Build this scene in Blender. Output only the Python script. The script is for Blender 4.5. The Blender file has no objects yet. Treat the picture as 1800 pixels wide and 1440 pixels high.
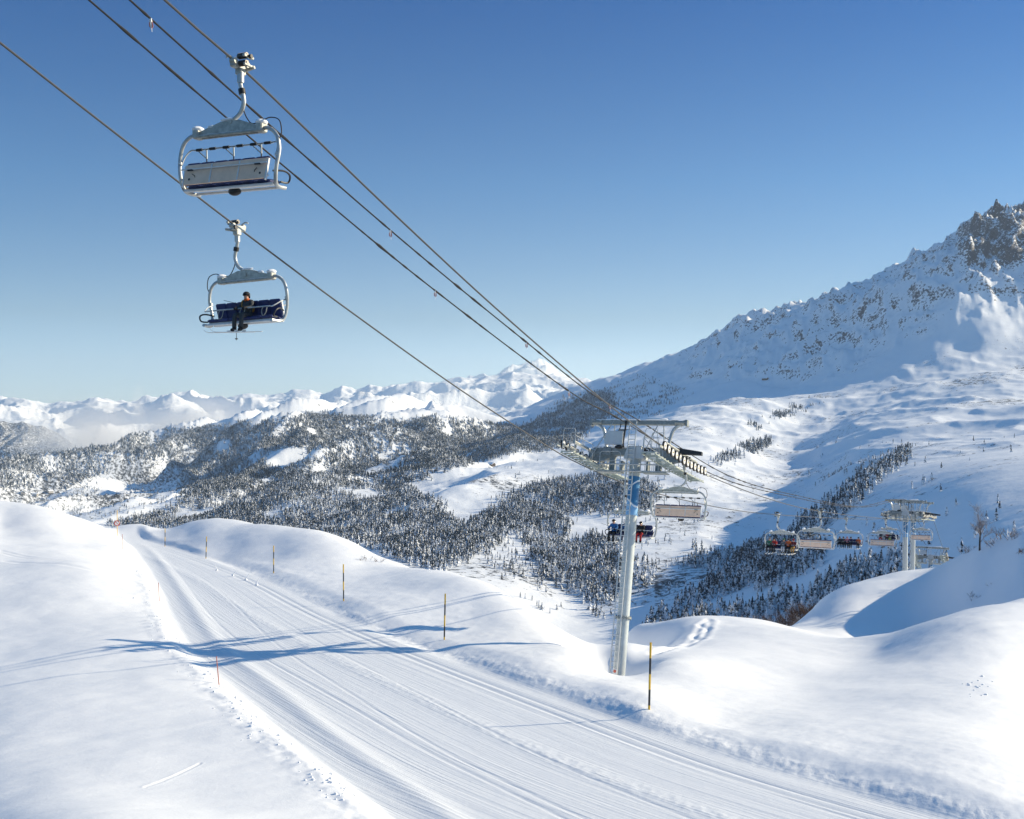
import bpy, bmesh, math, random
import numpy as np
from mathutils import Vector, Matrix

random.seed(7)
rng = np.random.default_rng(11)
SC = bpy.context.scene
COL = SC.collection
F = 2000.0            # focal length in pixels of a 1800 px wide frame

# ------------------------------------------------------------------ helpers
def at(px, py, d):
    """world point seen at pixel (px, py) of the 1800x1440 photograph, d metres ahead"""
    return Vector(((px - 900.0) / F * d, d, -(py - 720.0) / F * d))

def mesh_np(name, verts, faces, mats=None, parent=None, smooth=True, mat_idx=None):
    """mesh object from numpy arrays; faces is (n,3) or (n,4)"""
    me = bpy.data.meshes.new(name)
    verts = np.asarray(verts, np.float32); faces = np.asarray(faces, np.int32)
    n, k = faces.shape
    me.vertices.add(len(verts)); me.vertices.foreach_set('co', verts.ravel())
    me.loops.add(n * k); me.loops.foreach_set('vertex_index', faces.ravel())
    me.polygons.add(n)
    me.polygons.foreach_set('loop_start', np.arange(0, n * k, k, dtype=np.int32))
    me.polygons.foreach_set('loop_total', np.full(n, k, np.int32))
    me.polygons.foreach_set('use_smooth', np.full(n, smooth, bool))
    if mat_idx is not None:
        me.polygons.foreach_set('material_index', np.asarray(mat_idx, np.int32))
    for m in (mats or []):
        me.materials.append(m)
    me.update(calc_edges=True)
    o = bpy.data.objects.new(name, me); COL.objects.link(o)
    if parent: o.parent = parent
    return o

def add_attr(o, name, vals):
    a = o.data.attributes.new(name, 'FLOAT', 'POINT')
    a.data.foreach_set('value', np.asarray(vals, np.float32).ravel())

def tag(o, label=None, cat=None, group=None, kind=None):
    if label: o['label'] = label
    if cat: o['category'] = cat
    if group: o['group'] = group
    if kind: o['kind'] = kind
    return o

def empty(name, loc=(0, 0, 0), rotz=0.0, parent=None):
    o = bpy.data.objects.new(name, None); COL.objects.link(o)
    o.location = loc; o.rotation_euler = (0, 0, rotz); o.empty_display_size = .3
    if parent: o.parent = parent
    return o

# ------------------------------------------------------------------ noise
_perm = rng.permutation(256).astype(np.int32)
_perm = np.concatenate([_perm, _perm])
_ga = rng.uniform(0, 2 * np.pi, 256)
_gx, _gy = np.cos(_ga), np.sin(_ga)
def pnoise(x, y):
    x = np.asarray(x, float); y = np.asarray(y, float)
    xi = np.floor(x).astype(np.int64); yi = np.floor(y).astype(np.int64)
    xf = x - xi; yf = y - yi
    u = xf * xf * xf * (xf * (xf * 6 - 15) + 10); v = yf * yf * yf * (yf * (yf * 6 - 15) + 10)
    def g(ix, iy, fx, fy):
        h = _perm[_perm[ix & 255] + (iy & 255)]
        return _gx[h] * fx + _gy[h] * fy
    a = g(xi, yi, xf, yf); b = g(xi + 1, yi, xf - 1, yf)
    c = g(xi, yi + 1, xf, yf - 1); d = g(xi + 1, yi + 1, xf - 1, yf - 1)
    return 1.5 * (a + u * (b - a) + v * (c - a + u * (a - b - c + d)))
def fbm(x, y, s, oct=4, gain=.5, off=0.0):
    r = 0; a = 1.0; f = 1.0 / s
    for i in range(oct):
        r = r + a * pnoise(x * f + off + 17.3 * i, y * f - off + 9.1 * i); a *= gain; f *= 2.03
    return r
def ridged(x, y, s, oct=5, gain=.5, off=0.0):
    r = 0; a = 1.0; f = 1.0 / s; w = 1.0
    for i in range(oct):
        n = 1 - np.abs(pnoise(x * f + off + 31.7 * i, y * f + off - 13.1 * i)) * 1.6
        n = np.clip(n, 0, 1) ** 2
        r = r + a * n * w; w = np.clip(n * 1.6, 0, 1); a *= gain; f *= 2.05
    return r
def sstep(a, b, x):
    t = np.clip((x - a) / (b - a), 0, 1); return t * t * (3 - 2 * t)

def inpoly(px, py, poly):
    r = np.zeros(np.shape(px), bool); n = len(poly); j = n - 1
    for i in range(n):
        xi, yi = poly[i]; xj, yj = poly[j]
        if yi != yj:
            r ^= ((yi > py) != (yj > py)) & (px < (xj - xi) * (py - yi) / (yj - yi) + xi)
        j = i
    return r

# ------------------------------------------------------------------ terrain through surveyed points
class Land:
    """smooth height field through surveyed points (bearing in px, distance, height as py)"""
    def __init__(self, pts, mode, kx=300.0, lam=1e-3, kd=2.2):
        self.mode, self.kx, self.kd = mode, kx, kd
        p = np.array(pts, float)
        A = np.stack(self.uv(p[:, 0], p[:, 1]), 1)
        n = len(p); d = np.sqrt(((A[:, None] - A[None]) ** 2).sum(-1))
        K = self.ker(d) + lam * np.eye(n)
        P = np.concatenate([np.ones((n, 1)), A], 1)
        M = np.block([[K, P], [P.T, np.zeros((3, 3))]])
        sol = np.linalg.solve(M, np.concatenate([p[:, 2], np.zeros(3)]))
        self.A, self.w, self.c = A, sol[:n], sol[n:]
    def uv(self, px, d):
        u = np.asarray(px, float) / self.kx
        v = np.log(np.asarray(d, float)) * self.kd if self.mode == 'log' else 60.0 / np.asarray(d, float) * self.kd
        return u, v
    @staticmethod
    def ker(r):
        return np.where(r > 1e-9, r * r * np.log(np.maximum(r, 1e-9)), 0) * .6 + r * .4 * -1.0 * 0
    def py(self, px, d):
        u, v = self.uv(px, d); sh = np.shape(u + v * 0)
        u = np.broadcast_to(u, sh).ravel(); v = np.broadcast_to(v, sh).ravel()
        out = self.c[0] + self.c[1] * u + self.c[2] * v
        for i in range(0, len(u), 20000):
            s = slice(i, i + 20000)
            r2 = (u[s, None] - self.A[None, :, 0]) ** 2 + (v[s, None] - self.A[None, :, 1]) ** 2
            out[s] += (.3 * r2 * np.log(np.maximum(r2, 1e-18))) @ self.w
        return out.reshape(sh)
    def z(self, X, Y):
        return -(self.py(900 + F * X / Y, Y) - 720) / F * Y

def grid_faces(nr, nc):
    i = np.arange(nr * nc).reshape(nr, nc)
    return np.stack([i[:-1, :-1].ravel(), i[:-1, 1:].ravel(), i[1:, 1:].ravel(), i[1:, :-1].ravel()], 1)

# ------------------------------------------------------------------ materials
def new_mat(name):
    m = bpy.data.materials.new(name); m.use_nodes = True
    nt = m.node_tree; nt.nodes.clear()
    out = nt.nodes.new('ShaderNodeOutputMaterial')
    b = nt.nodes.new('ShaderNodeBsdfPrincipled')
    nt.links.new(b.outputs[0], out.inputs[0])
    return m, nt, b, out
def N(nt, t, **kw):
    n = nt.nodes.new(t)
    for k, v in kw.items():
        if k.startswith('i_'):
            key = k[2:]
            n.inputs[int(key) if key.isdigit() else key].default_value = v
        else: setattr(n, k, v)
    return n
def L(nt, a, b): nt.links.new(a, b)
def math_n(nt, op, a, b=None, clamp=False):
    n = nt.nodes.new('ShaderNodeMath'); n.operation = op; n.use_clamp = clamp
    for i, v in enumerate((a, b)):
        if v is None: continue
        if isinstance(v, (int, float)): n.inputs[i].default_value = v
        else: nt.links.new(v, n.inputs[i])
    return n.outputs[0]
def ramp(nt, src, a, b):
    n = N(nt, 'ShaderNodeMapRange'); n.inputs['From Min'].default_value = a; n.inputs['From Max'].default_value = b
    L(nt, src, n.inputs['Value']); return n.outputs[0]
def noise_n(nt, vec, scale, detail=4, rough=.55):
    n = N(nt, 'ShaderNodeTexNoise'); n.inputs['Scale'].default_value = scale
    n.inputs['Detail'].default_value = detail; n.inputs['Roughness'].default_value = rough
    if vec is not None: L(nt, vec, n.inputs['Vector'])
    return n.outputs['Fac']
def mixc(nt, fac, a, b):
    n = N(nt, 'ShaderNodeMix', data_type='RGBA')
    for i, v in ((0, fac), (6, a), (7, b)):
        if isinstance(v, (int, float)): n.inputs[i].default_value = v
        elif isinstance(v, tuple): n.inputs[i].default_value = (*v, 1) if len(v) == 3 else v
        else: L(nt, v, n.inputs[i])
    return n.outputs[2]
def simple(name, col, rough=.5, metal=0.0, var=.12, scale=6.0, bump=0.0, spec=.5, snow=0.0):
    """paint / metal / cloth with a little procedural variation, optional snow lying on upward faces"""
    m, nt, b, out = new_mat(name)
    tc = N(nt, 'ShaderNodeTexCoord').outputs['Object']
    nz = noise_n(nt, tc, scale, 4)
    dark = tuple(c * (1 - var) for c in col); lite = tuple(min(1, c * (1 + var)) for c in col)
    c = mixc(nt, ramp(nt, nz, .3, .7), dark, lite)
    r = rough
    if snow > 0:
        g = N(nt, 'ShaderNodeNewGeometry').outputs['Normal']
        sx = N(nt, 'ShaderNodeSeparateXYZ'); L(nt, g, sx.inputs[0])
        n2 = noise_n(nt, tc, 3.0, 5)
        k = math_n(nt, 'ADD', sx.outputs[2], math_n(nt, 'MULTIPLY', math_n(nt, 'SUBTRACT', n2, .5), 1.6))
        fac = ramp(nt, k, 1.0 - snow, 1.12 - snow)
        c = mixc(nt, fac, c, (.86, .88, .91))
        mt = math_n(nt, 'MULTIPLY', math_n(nt, 'SUBTRACT', 1.0, fac), metal)
        L(nt, mt, b.inputs['Metallic'])
        rr = N(nt, 'ShaderNodeMix', data_type='FLOAT'); L(nt, fac, rr.inputs[0]); rr.inputs[2].default_value = rough; rr.inputs[3].default_value = .8
        L(nt, rr.outputs[0], b.inputs['Roughness'])
    else:
        b.inputs['Metallic'].default_value = metal; b.inputs['Roughness'].default_value = rough
    L(nt, c, b.inputs['Base Color']); b.inputs['Specular IOR Level'].default_value = spec
    if bump > 0:
        bn = N(nt, 'ShaderNodeBump'); bn.inputs['Strength'].default_value = bump; bn.inputs['Distance'].default_value = .02
        L(nt, noise_n(nt, tc, scale * 6, 4), bn.inputs['Height']); L(nt, bn.outputs[0], b.inputs['Normal'])
    return m
# ------------------------------------------------------------------ camera, sun, sky
cam = bpy.data.cameras.new('camera'); cam_o = bpy.data.objects.new('camera', cam); COL.objects.link(cam_o)
cam.sensor_width = 36; cam.lens = 40; cam.clip_start = .5; cam.clip_end = 200000
cam_o.location = (0, 0, 0); cam_o.rotation_euler = (math.pi / 2, 0, 0); SC.camera = cam_o
SUN_AZ, SUN_EL = math.radians(76.0), math.radians(23.2)     # azimuth clockwise from straight ahead
sun = bpy.data.lights.new('sun', 'SUN'); sun.energy = 5.0; sun.angle = math.radians(.5); sun.color = (1, .86, .62)
sun_o = bpy.data.objects.new('sun', sun); COL.objects.link(sun_o)
sd = Vector((math.sin(SUN_AZ) * math.cos(SUN_EL), math.cos(SUN_AZ) * math.cos(SUN_EL), math.sin(SUN_EL)))
sun_o.rotation_euler = sd.to_track_quat('Z', 'Y').to_euler(); sun_o.location = sd * 300
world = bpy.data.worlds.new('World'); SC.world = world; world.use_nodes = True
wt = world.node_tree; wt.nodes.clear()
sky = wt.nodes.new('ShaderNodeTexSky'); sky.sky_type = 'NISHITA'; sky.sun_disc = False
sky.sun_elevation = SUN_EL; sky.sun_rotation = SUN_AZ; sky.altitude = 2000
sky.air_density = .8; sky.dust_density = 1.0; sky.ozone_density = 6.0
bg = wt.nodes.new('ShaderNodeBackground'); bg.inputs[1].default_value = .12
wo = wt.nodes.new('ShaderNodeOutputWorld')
# pale cyan near the horizon, deeper blue above, added brightness overhead lifts the shade (tint by height above the horizon)
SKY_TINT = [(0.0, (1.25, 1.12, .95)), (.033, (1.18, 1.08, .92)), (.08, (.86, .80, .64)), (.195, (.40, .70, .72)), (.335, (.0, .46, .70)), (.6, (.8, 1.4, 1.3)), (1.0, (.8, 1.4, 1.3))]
wc = wt.nodes.new('ShaderNodeTexCoord'); ws = wt.nodes.new('ShaderNodeSeparateXYZ'); wt.links.new(wc.outputs['Generated'], ws.inputs[0])
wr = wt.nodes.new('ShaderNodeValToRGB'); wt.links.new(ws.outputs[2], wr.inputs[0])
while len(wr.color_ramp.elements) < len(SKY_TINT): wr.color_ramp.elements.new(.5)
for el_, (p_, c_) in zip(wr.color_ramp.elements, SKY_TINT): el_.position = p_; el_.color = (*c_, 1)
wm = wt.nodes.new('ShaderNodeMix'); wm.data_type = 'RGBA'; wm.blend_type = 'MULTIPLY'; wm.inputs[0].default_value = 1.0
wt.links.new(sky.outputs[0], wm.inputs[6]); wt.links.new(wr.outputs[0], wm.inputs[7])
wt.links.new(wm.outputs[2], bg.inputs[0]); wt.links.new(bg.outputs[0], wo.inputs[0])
SC.view_settings.view_transform = 'Standard'; SC.view_settings.look = 'None'
SC.view_settings.exposure = 0.5; SC.view_settings.gamma = 1.0
SC.render.engine = 'CYCLES'
SC.cycles.use_denoising = True
SC.cycles.max_bounces = 6; SC.cycles.diffuse_bounces = 4; SC.cycles.glossy_bounces = 2; SC.cycles.volume_bounces = 2
SC.cycles.transparent_max_bounces = 8

# ------------------------------------------------------------------ snow materials
def snow_mat(name, base=(.84, .87, .91), bump_s=.25, scales=((.6, .06), (5.0, .02)), rock=False, speck=None):
    m, nt, b, out = new_mat(name)
    pos = N(nt, 'ShaderNodeNewGeometry').outputs['Position']
    c = mixc(nt, ramp(nt, noise_n(nt, pos, .05, 4), .3, .7), tuple(v * .97 for v in base), base)
    rough = .65
    hsum = None
    for s, dist in scales:
        h = math_n(nt, 'MULTIPLY', noise_n(nt, pos, s, 5), dist)
        hsum = h if hsum is None else math_n(nt, 'ADD', hsum, h)
    b.inputs['Specular IOR Level'].default_value = .25
    b.inputs['Roughness'].default_value = rough
    if rock:
        at_ = N(nt, 'ShaderNodeAttribute', attribute_name='rock').outputs['Fac']
        n1 = noise_n(nt, pos, .022, 8, .68); n2 = noise_n(nt, pos, .13, 7, .68)
        k = math_n(nt, 'ADD', at_, math_n(nt, 'MULTIPLY', math_n(nt, 'SUBTRACT', n1, .5), 1.5))
        k = math_n(nt, 'ADD', k, math_n(nt, 'MULTIPLY', math_n(nt, 'SUBTRACT', n2, .5), 2.2))
        gs = N(nt, 'ShaderNodeSeparateXYZ'); L(nt, N(nt, 'ShaderNodeNewGeometry').outputs['Normal'], gs.inputs[0])
        k = math_n(nt, 'ADD', k, math_n(nt, 'MULTIPLY', math_n(nt, 'SUBTRACT', .72, gs.outputs[2]), .55))
        fac = ramp(nt, k, .49, .57)
        rc = mixc(nt, ramp(nt, n2, .35, .65), (.014, .019, .034), (.075, .082, .105))
        c = mixc(nt, fac, c, rc)
        sh = N(nt, 'ShaderNodeAttribute', attribute_name='scrub_shade').outputs['Fac']
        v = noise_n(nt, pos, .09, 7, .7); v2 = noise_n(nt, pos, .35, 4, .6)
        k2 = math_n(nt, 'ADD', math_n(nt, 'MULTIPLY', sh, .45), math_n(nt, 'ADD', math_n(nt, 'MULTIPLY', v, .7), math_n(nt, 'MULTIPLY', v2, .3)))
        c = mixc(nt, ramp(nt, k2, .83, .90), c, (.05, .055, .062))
    L(nt, c, b.inputs['Base Color'])
    bn = N(nt, 'ShaderNodeBump'); bn.inputs['Strength'].default_value = bump_s; bn.inputs['Distance'].default_value = 1.0
    L(nt, hsum, bn.inputs['Height']); L(nt, bn.outputs[0], b.inputs['Normal'])
    return m

# ------------------------------------------------------------------ valley and right-hand mountain (one terrain)
V = []
def col(px, *pairs):
    for py, d in pairs: V.append((px, d, py))
for px in (-250, 0, 300, 600, 900, 1200, 1500, 1800, 2100): V.append((px, 240, 1500))
col(-250, (1050, 600), (960, 2200), (880, 4200), (835, 5400), (790, 8000))
col(0, (1050, 600), (950, 2200), (872, 4000), (850, 4700), (829, 5300), (850, 6800), (830, 8500))
col(150, (1050, 600), (940, 2200), (902, 3400), (855, 4400), (796, 5500), (815, 6800), (800, 8500))
col(225, (920, 1900), (897, 3000), (878, 4300), (835, 5000), (790, 5900), (805, 8000))
col(300, (1050, 600), (912, 1900), (896, 2700), (892, 3700), (884, 4300), (835, 4900), (772, 5900), (800, 8000))
col(375, (918, 1700), (885, 2400), (872, 3100), (858, 3900), (830, 4400), (764, 5750))
col(450, (1050, 600), (925, 1500), (880, 2000), (852, 2600), (850, 3100), (812, 3700), (775, 4400), (748, 5500), (775, 8000))
col(600, (1080, 600), (955, 1250), (900, 1600), (850, 2050), (868, 2450), (815, 2950), (786, 3500), (752, 4300), (727, 5300), (765, 8000))
col(750, (1120, 600), (1000, 1030), (940, 1250), (890, 1600), (860, 1800), (815, 2450), (840, 2780), (792, 3200), (772, 3600), (734, 4600), (770, 7500))
col(900, (1180, 600), (1060, 900), (1000, 1060), (940, 1280), (890, 1560), (850, 1800), (812, 2250), (848, 2600), (802, 2950), (776, 3250), (755, 3600), (765, 4400), (800, 7500))
col(1000, (1200, 500), (1110, 840), (1040, 1000), (960, 1230), (900, 1480), (850, 1850), (800, 2450), (822, 2720), (788, 3080), (748, 3900), (690, 5600), (760, 8500))
col(1100, (1200, 500), (1110, 830), (1040, 980), (960, 1200), (890, 1480), (830, 1800), (785, 2200), (757, 2740), (742, 3400), (700, 4400), (655, 5700), (740, 8000))
col(1200, (1220, 500), (1090, 800), (1020, 980), (940, 1260), (870, 1580), (800, 1950), (752, 2400), (718, 3600), (680, 4250), (618, 5250), (720, 7300))
col(1300, (1210, 480), (1090, 720), (1020, 900), (955, 1200), (900, 1470), (840, 1800), (790, 2130), (742, 2540), (706, 3100), (684, 3780), (566, 4850), (690, 6800))
col(1400, (1190, 460), (1070, 690), (1000, 830), (930, 1060), (885, 1420), (850, 1780), (800, 2200), (750, 2640), (706, 3100), (667, 3680), (556, 4500), (690, 6800))
col(1500, (1170, 440), (1020, 680), (950, 800), (890, 940), (838, 1180), (806, 1600), (780, 2000), (745, 2420), (707, 2900), (668, 3300), (624, 3570), (527, 4100), (680, 6500))
col(1600, (1150, 420), (990, 640), (920, 760), (860, 880), (824, 1020), (806, 1250), (780, 1620), (748, 2100), (706, 2660), (668, 3080), (618, 3350), (578, 3480), (507, 3800), (670, 6300))
col(1700, (1120, 400), (940, 620), (870, 740), (825, 880), (795, 1180), (765, 1620), (732, 2150), (682, 2720), (642, 3120), (590, 3350), (532, 3480), (455, 3720), (640, 6000))
col(1800, (1080, 400), (905, 600), (845, 720), (808, 860), (778, 1180), (748, 1650), (713, 2200), (668, 2760), (624, 3160), (578, 3370), (522, 3500), (428, 3740), (600, 6000))
col(1950, (1050, 400), (860, 600), (815, 750), (792, 900), (766, 1180), (735, 1650), (699, 2250), (654, 2850), (608, 3250), (564, 3420), (510, 3540), (405, 3760), (560, 6000))
col(2200, (1000, 400), (850, 600), (805, 800), (777, 1000), (752, 1300), (728, 1700), (696, 2350), (645, 2950), (588, 3450), (520, 6500))
valley = Land(V, 'log', 300, 2e-3, 2.4)

PEAK = [(1690, 470), (1720, 440), (1745, 400), (1775, 381), (1800, 392), (1830, 370), (1900, 300), (2000, 280), (2000, 470), (1800, 480), (1740, 470)]
def valley_detail(X, Y, px, py0):
    """gullies, hummocks and crags added to the surveyed surface, in metres"""
    d = Y
    h = fbm(X, Y, 420, 5, .5) * np.clip(d / 2600, .15, 1.6) * (16 - 5 * sstep(1150, 1300, px))
    h += fbm(X + .6 * Y, Y - .4 * X, 110, 4, .5, 3.3) * np.clip(d / 2000, .25, 1.2) * (3.6 - 1.6 * sstep(1500, 1650, px))
    up = sstep(3300, 3650, d) * sstep(1050, 1350, px) * sstep(0, 60, 700 - py0)
    rd = ridged(X * .25 + Y * .95, X * .55 - Y * .15, 240, 5, .5, 5.1)
    h += up * ((rd - .75) * 44 + (ridged(X, Y * .5, 95, 3, .5, 8.8) - .8) * 17)
    crag = sstep(1560, 1740, px + fbm(X, Y, 150, 3) * 30) * sstep(3450, 3650, d) * sstep(505, 440, py0 + fbm(X, Y, 90, 3, .5, 8) * 28)
    h += crag * (ridged(X, Y * .6, 120, 5, .5, 2.2) - .8) * 44
    # separate summits and pinnacles along the crest
    for pk, dk, wk, ak in ((1332, 4760, 110, 24), (1290, 4900, 60, 12), (1462, 4260, 90, 20), (1563, 3900, 26, 26), (1586, 3860, 40, 10), (1672, 3760, 30, 20), (1700, 3735, 26, 18)):
        h += ak * np.exp(-np.hypot(X - (pk - 900) / F * dk, (Y - dk) * .6) / wk * 1.3)
    # wooded ribs running down to the left, each with a shaded far side
    q = .87 * X - .5 * Y; p = .5 * X + .87 * Y
    q = q + fbm(X, Y, 600, 2, .5, 3.9) * 160
    rb = ridged(q, p * .26, 560, 4, .42, 7.7) - .8
    lf = sstep(960, 760, px) * sstep(1350, 2200, d) * (58 + 62 * sstep(2600, 4200, d))
    h += lf * rb
    # gullies and hummocks on the sunlit bench
    bn = sstep(1180, 1300, px) * sstep(900, 1300, d) * sstep(3500, 3000, d)
    h += bn * ((ridged(X * .9 + Y * .3, Y * .5 - X * .3, 330, 4, .5, 11.1) - .8) * 10)
    return h
def valley_z(X, Y):
    X = np.asarray(X, float); Y = np.asarray(Y, float)
    px = 900 + F * X / Y
    py0 = valley.py(px, Y)
    return -(py0 - 720) / F * Y + valley_detail(X, Y, px, py0)

NPX, ND = 960, 820
gpx = np.linspace(-230, 2150, NPX); gd = np.exp(np.linspace(math.log(245), math.log(8300), ND))
PXg, Dg = np.meshgrid(gpx, gd)
Xg = (PXg - 900) / F * Dg
Zg = valley_z(Xg, Dg)
PYg = 720 - Zg / Dg * F
# rock where it is steep and high, scrub on broken ground
gz_d = np.gradient(Zg, axis=0) / np.gradient(Dg, axis=0)
gz_x = np.gradient(Zg, axis=1) / np.gradient(Xg, axis=1)
steep = np.hypot(gz_x, gz_d)
rock = sstep(.75, 1.5, steep) * .9 * sstep(-50, 150, Zg)
ridge_band = sstep(1150, 1220, PXg) * sstep(3450, 3700, Dg)
skyl = PYg.min(axis=0)[None, :]
rock = np.maximum(rock * .45, ridge_band * (-.02 + .11 * sstep(.55, 1.0, steep) + .27 * sstep(50, 6, PYg - skyl)))
rock = np.maximum(rock, sstep(1600, 1720, PXg) * sstep(510, 440, PYg) * sstep(3350, 3600, Dg) * .62)
rock = np.where(Dg < 3000, rock * .4, rock)
scrub_shade = .45 + .25 * fbm(Xg, Dg, 260, 3, .5, 4.4) + .06 * sstep(-60, -160, Zg)
scrub_shade = np.where(Dg > 3300, .3, scrub_shade) + .10 * (PXg > 1150) * (Dg < 3300)
scrub_shade = np.where((PXg < 340) & (PYg > 800) & (Dg > 3000), .66 + .3 * fbm(Xg, Dg, 300, 3, .5, 1.2), scrub_shade)
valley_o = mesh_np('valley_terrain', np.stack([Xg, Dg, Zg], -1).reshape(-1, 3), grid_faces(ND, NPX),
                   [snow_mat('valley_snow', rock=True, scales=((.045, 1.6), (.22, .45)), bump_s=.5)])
add_attr(valley_o, 'rock', rock); add_attr(valley_o, 'scrub_shade', scrub_shade)
tag(valley_o, kind='structure')

# ------------------------------------------------------------------ far white ranges
def far_range(name, sky_pts, d0, d1, dc, base_py, amp, scale, seed, px0=-250, px1=1250, n=(640, 200), front=None, gain=.52):
    sp = np.array(sky_pts, float)
    px = np.linspace(px0, px1, n[0]); t = np.linspace(0, 1, n[1])
    d = d0 + (d1 - d0) * t
    P, D = np.meshgrid(px, d)
    top = np.interp(P, sp[:, 0], sp[:, 1])
    zc = -(top - 720) / F * dc                      # crest height along the range
    zb = -(base_py - 720) / F * d0
    k = np.where(D < dc, (D - d0) / (dc - d0), 1 - .9 * (D - dc) / (d1 - dc))
    k = np.clip(k, 0, 1); ks = k ** 1.15
    X = (P - 900) / F * D
    X0, D0 = X, D
    wx = fbm(X, D, scale * 1.3, 3, .5, seed + 3) * scale * .45; wy = fbm(X, D, scale * 1.1, 3, .5, seed + 5) * scale * .45
    rn = ridged(X * .8 + D * .45 + wx, D * .75 - X * .35 + wy, scale, 6, gain, seed)
    rn2 = ridged(X * 1.1, D * .9, scale * .22, 4, .55, seed + 9)
    Z = zb + (zc - zb) * ks + (rn - .95) * amp * (np.sin(np.pi * np.clip(k, 0, 1)) * .95 + .12) + (rn2 - .8) * amp * .16 * (.3 + .7 * k)
    return P, X, D, Z
sky1 = [(-250, 705), (0, 696), (40, 699), (90, 712), (130, 707), (172, 699), (200, 704), (230, 703), (262, 696), (300, 690), (335, 685), (360, 694), (400, 699), (440, 688),
        (470, 693), (500, 690), (520, 683), (545, 682), (570, 689), (600, 677), (625, 684), (650, 674), (672, 680), (700, 674), (742, 668), (770, 672), (800, 664), (835, 661), (872, 656), (900, 650), (960, 655), (1000, 664), (1250, 680)]
P1, X1, D1, Z1 = far_range('far', sky1, 8200, 17500, 14500, 790, 190, 2600, 1.7, gain=.5)
far_snow = snow_mat('far_range_snow', base=(.90, .91, .92), rock=True, scales=((.004, 30.0), (.02, 8.0)), bump_s=.7)
fr = mesh_np('mountain_range', np.stack([X1, D1, Z1], -1).reshape(-1, 3), grid_faces(*P1.shape), [far_snow])
add_attr(fr, 'rock', .12 + .1 * fbm(X1, D1, 1500, 3)); add_attr(fr, 'scrub_shade', np.full(X1.size, .0)); tag(fr, kind='structure')
sky2 = [(700, 700), (820, 668), (850, 656), (868, 662), (888, 648), (912, 640), (930, 634), (946, 630), (958, 634), (972, 646), (985, 655), (1000, 668), (1015, 676), (1060, 690), (1250, 700)]
P2, X2, D2, Z2 = far_range('mb', sky2, 24000, 36000, 31000, 730, 420, 4200, 4.1, px0=650, px1=1250, n=(360, 130))
mb = mesh_np('mountain_peak', np.stack([X2, D2, Z2], -1).reshape(-1, 3), grid_faces(*P2.shape), [far_snow])
add_attr(mb, 'rock', np.full(X2.size, .12)); add_attr(mb, 'scrub_shade', np.full(X2.size, 0.)); tag(mb, kind='structure')
# wooded hill behind the main valley ridge, far left
sky3 = [(-250, 715), (0, 738), (40, 742), (70, 748), (100, 757), (122, 775), (140, 800), (200, 840), (400, 860)]
P3, X3, D3, Z3 = far_range('h', sky3, 6500, 9500, 8000, 850, 60, 900, 2.9, px0=-250, px1=420, n=(300, 160))
hill = mesh_np('wooded_hill', np.stack([X3, D3, Z3], -1).reshape(-1, 3), grid_faces(*P3.shape), [far_snow])
add_attr(hill, 'rock', np.full(X3.size, .12)); add_attr(hill, 'scrub_shade', np.full(X3.size, .85)); tag(hill, kind='structure')

# ------------------------------------------------------------------ the air
bm = bmesh.new(); bmesh.ops.create_cube(bm, size=1.0)
for v in bm.verts: v.co = Vector((v.co.x * 70000, v.co.y * 41000 + 20000, 450 + v.co.z * 2500))
me = bpy.data.meshes.new('haze'); bm.to_mesh(me); bm.free()
hz = bpy.data.objects.new('haze', me); COL.objects.link(hz); tag(hz, kind='stuff')
hm = bpy.data.materials.new('haze'); hm.use_nodes = True; ht = hm.node_tree; ht.nodes.clear()
ho = ht.nodes.new('ShaderNodeOutputMaterial'); pv = ht.nodes.new('ShaderNodeVolumePrincipled')
pv.inputs['Color'].default_value = (.72, .85, .96, 1); pv.inputs['Density'].default_value = 2.5e-5; pv.inputs['Anisotropy'].default_value = .2
ht.links.new(pv.outputs[0], ho.inputs['Volume']); me.materials.append(hm)
# ------------------------------------------------------------------ foreground snow
def road_y(d): return 820 + 20200.0 / d
Gp = []
def g(px, *pairs):
    for py, d in pairs: Gp.append((px, d, py))
# road plane
for d in (22, 30, 36, 42, 50, 60, 72, 88, 105, 125, 150):
    xl = np.interp(d, [18, 32.6, 36.7, 41.2, 50.5, 63, 77.7, 100, 119, 150], [2.6, -4.2, -6.2, -8.65, -12.6, -18.6, -23.9, -32, -39, -51])
    xr = np.interp(d, [18, 32.6, 35.4, 39.6, 45.9, 56, 67.3, 77.7, 101, 119, 150], [23.5, 13, 10.6, 7.9, 4.6, -.84, -6.7, -11.7, -21.2, -29.7, -46])
    for k in (.0, .5, 1.0):
        x = xl + (xr - xl) * k; g(900 + F * x / d, (road_y(d), d))
# left field and the rise at its back
g(-250, (1700, 24), (1330, 40), (1130, 66), (985, 96), (885, 135), (862, 155), (1000, 195), (1300, 260))
g(0, (1560, 24), (1325, 38), (1165, 59), (1025, 86), (920, 126), (883, 152), (960, 185), (1300, 260))
g(150, (1440, 30), (1290, 41), (1150, 60.5), (1015, 90), (950, 122), (918, 146), (985, 180), (1300, 260))
g(60, (893, 150), (1250, 45)); g(110, (907, 147)); g(200, (965, 119), (938, 148))
g(300, (1440, 31.5), (1290, 42), (1200, 52)); g(450, (1440, 32))
# rise right of the road, far part
g(190, (928, 165), (1000, 210), (1300, 260)); g(250, (918, 178), (1300, 260)); g(330, (912, 172), (940, 152)); g(400, (911, 165), (950, 138), (1000, 210), (1300, 260))
g(480, (921, 152), (965, 125)); g(560, (931, 142), (975, 116)); g(620, (950, 132), (1080, 180), (1300, 260)); g(700, (988, 122), (1150, 180))
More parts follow.
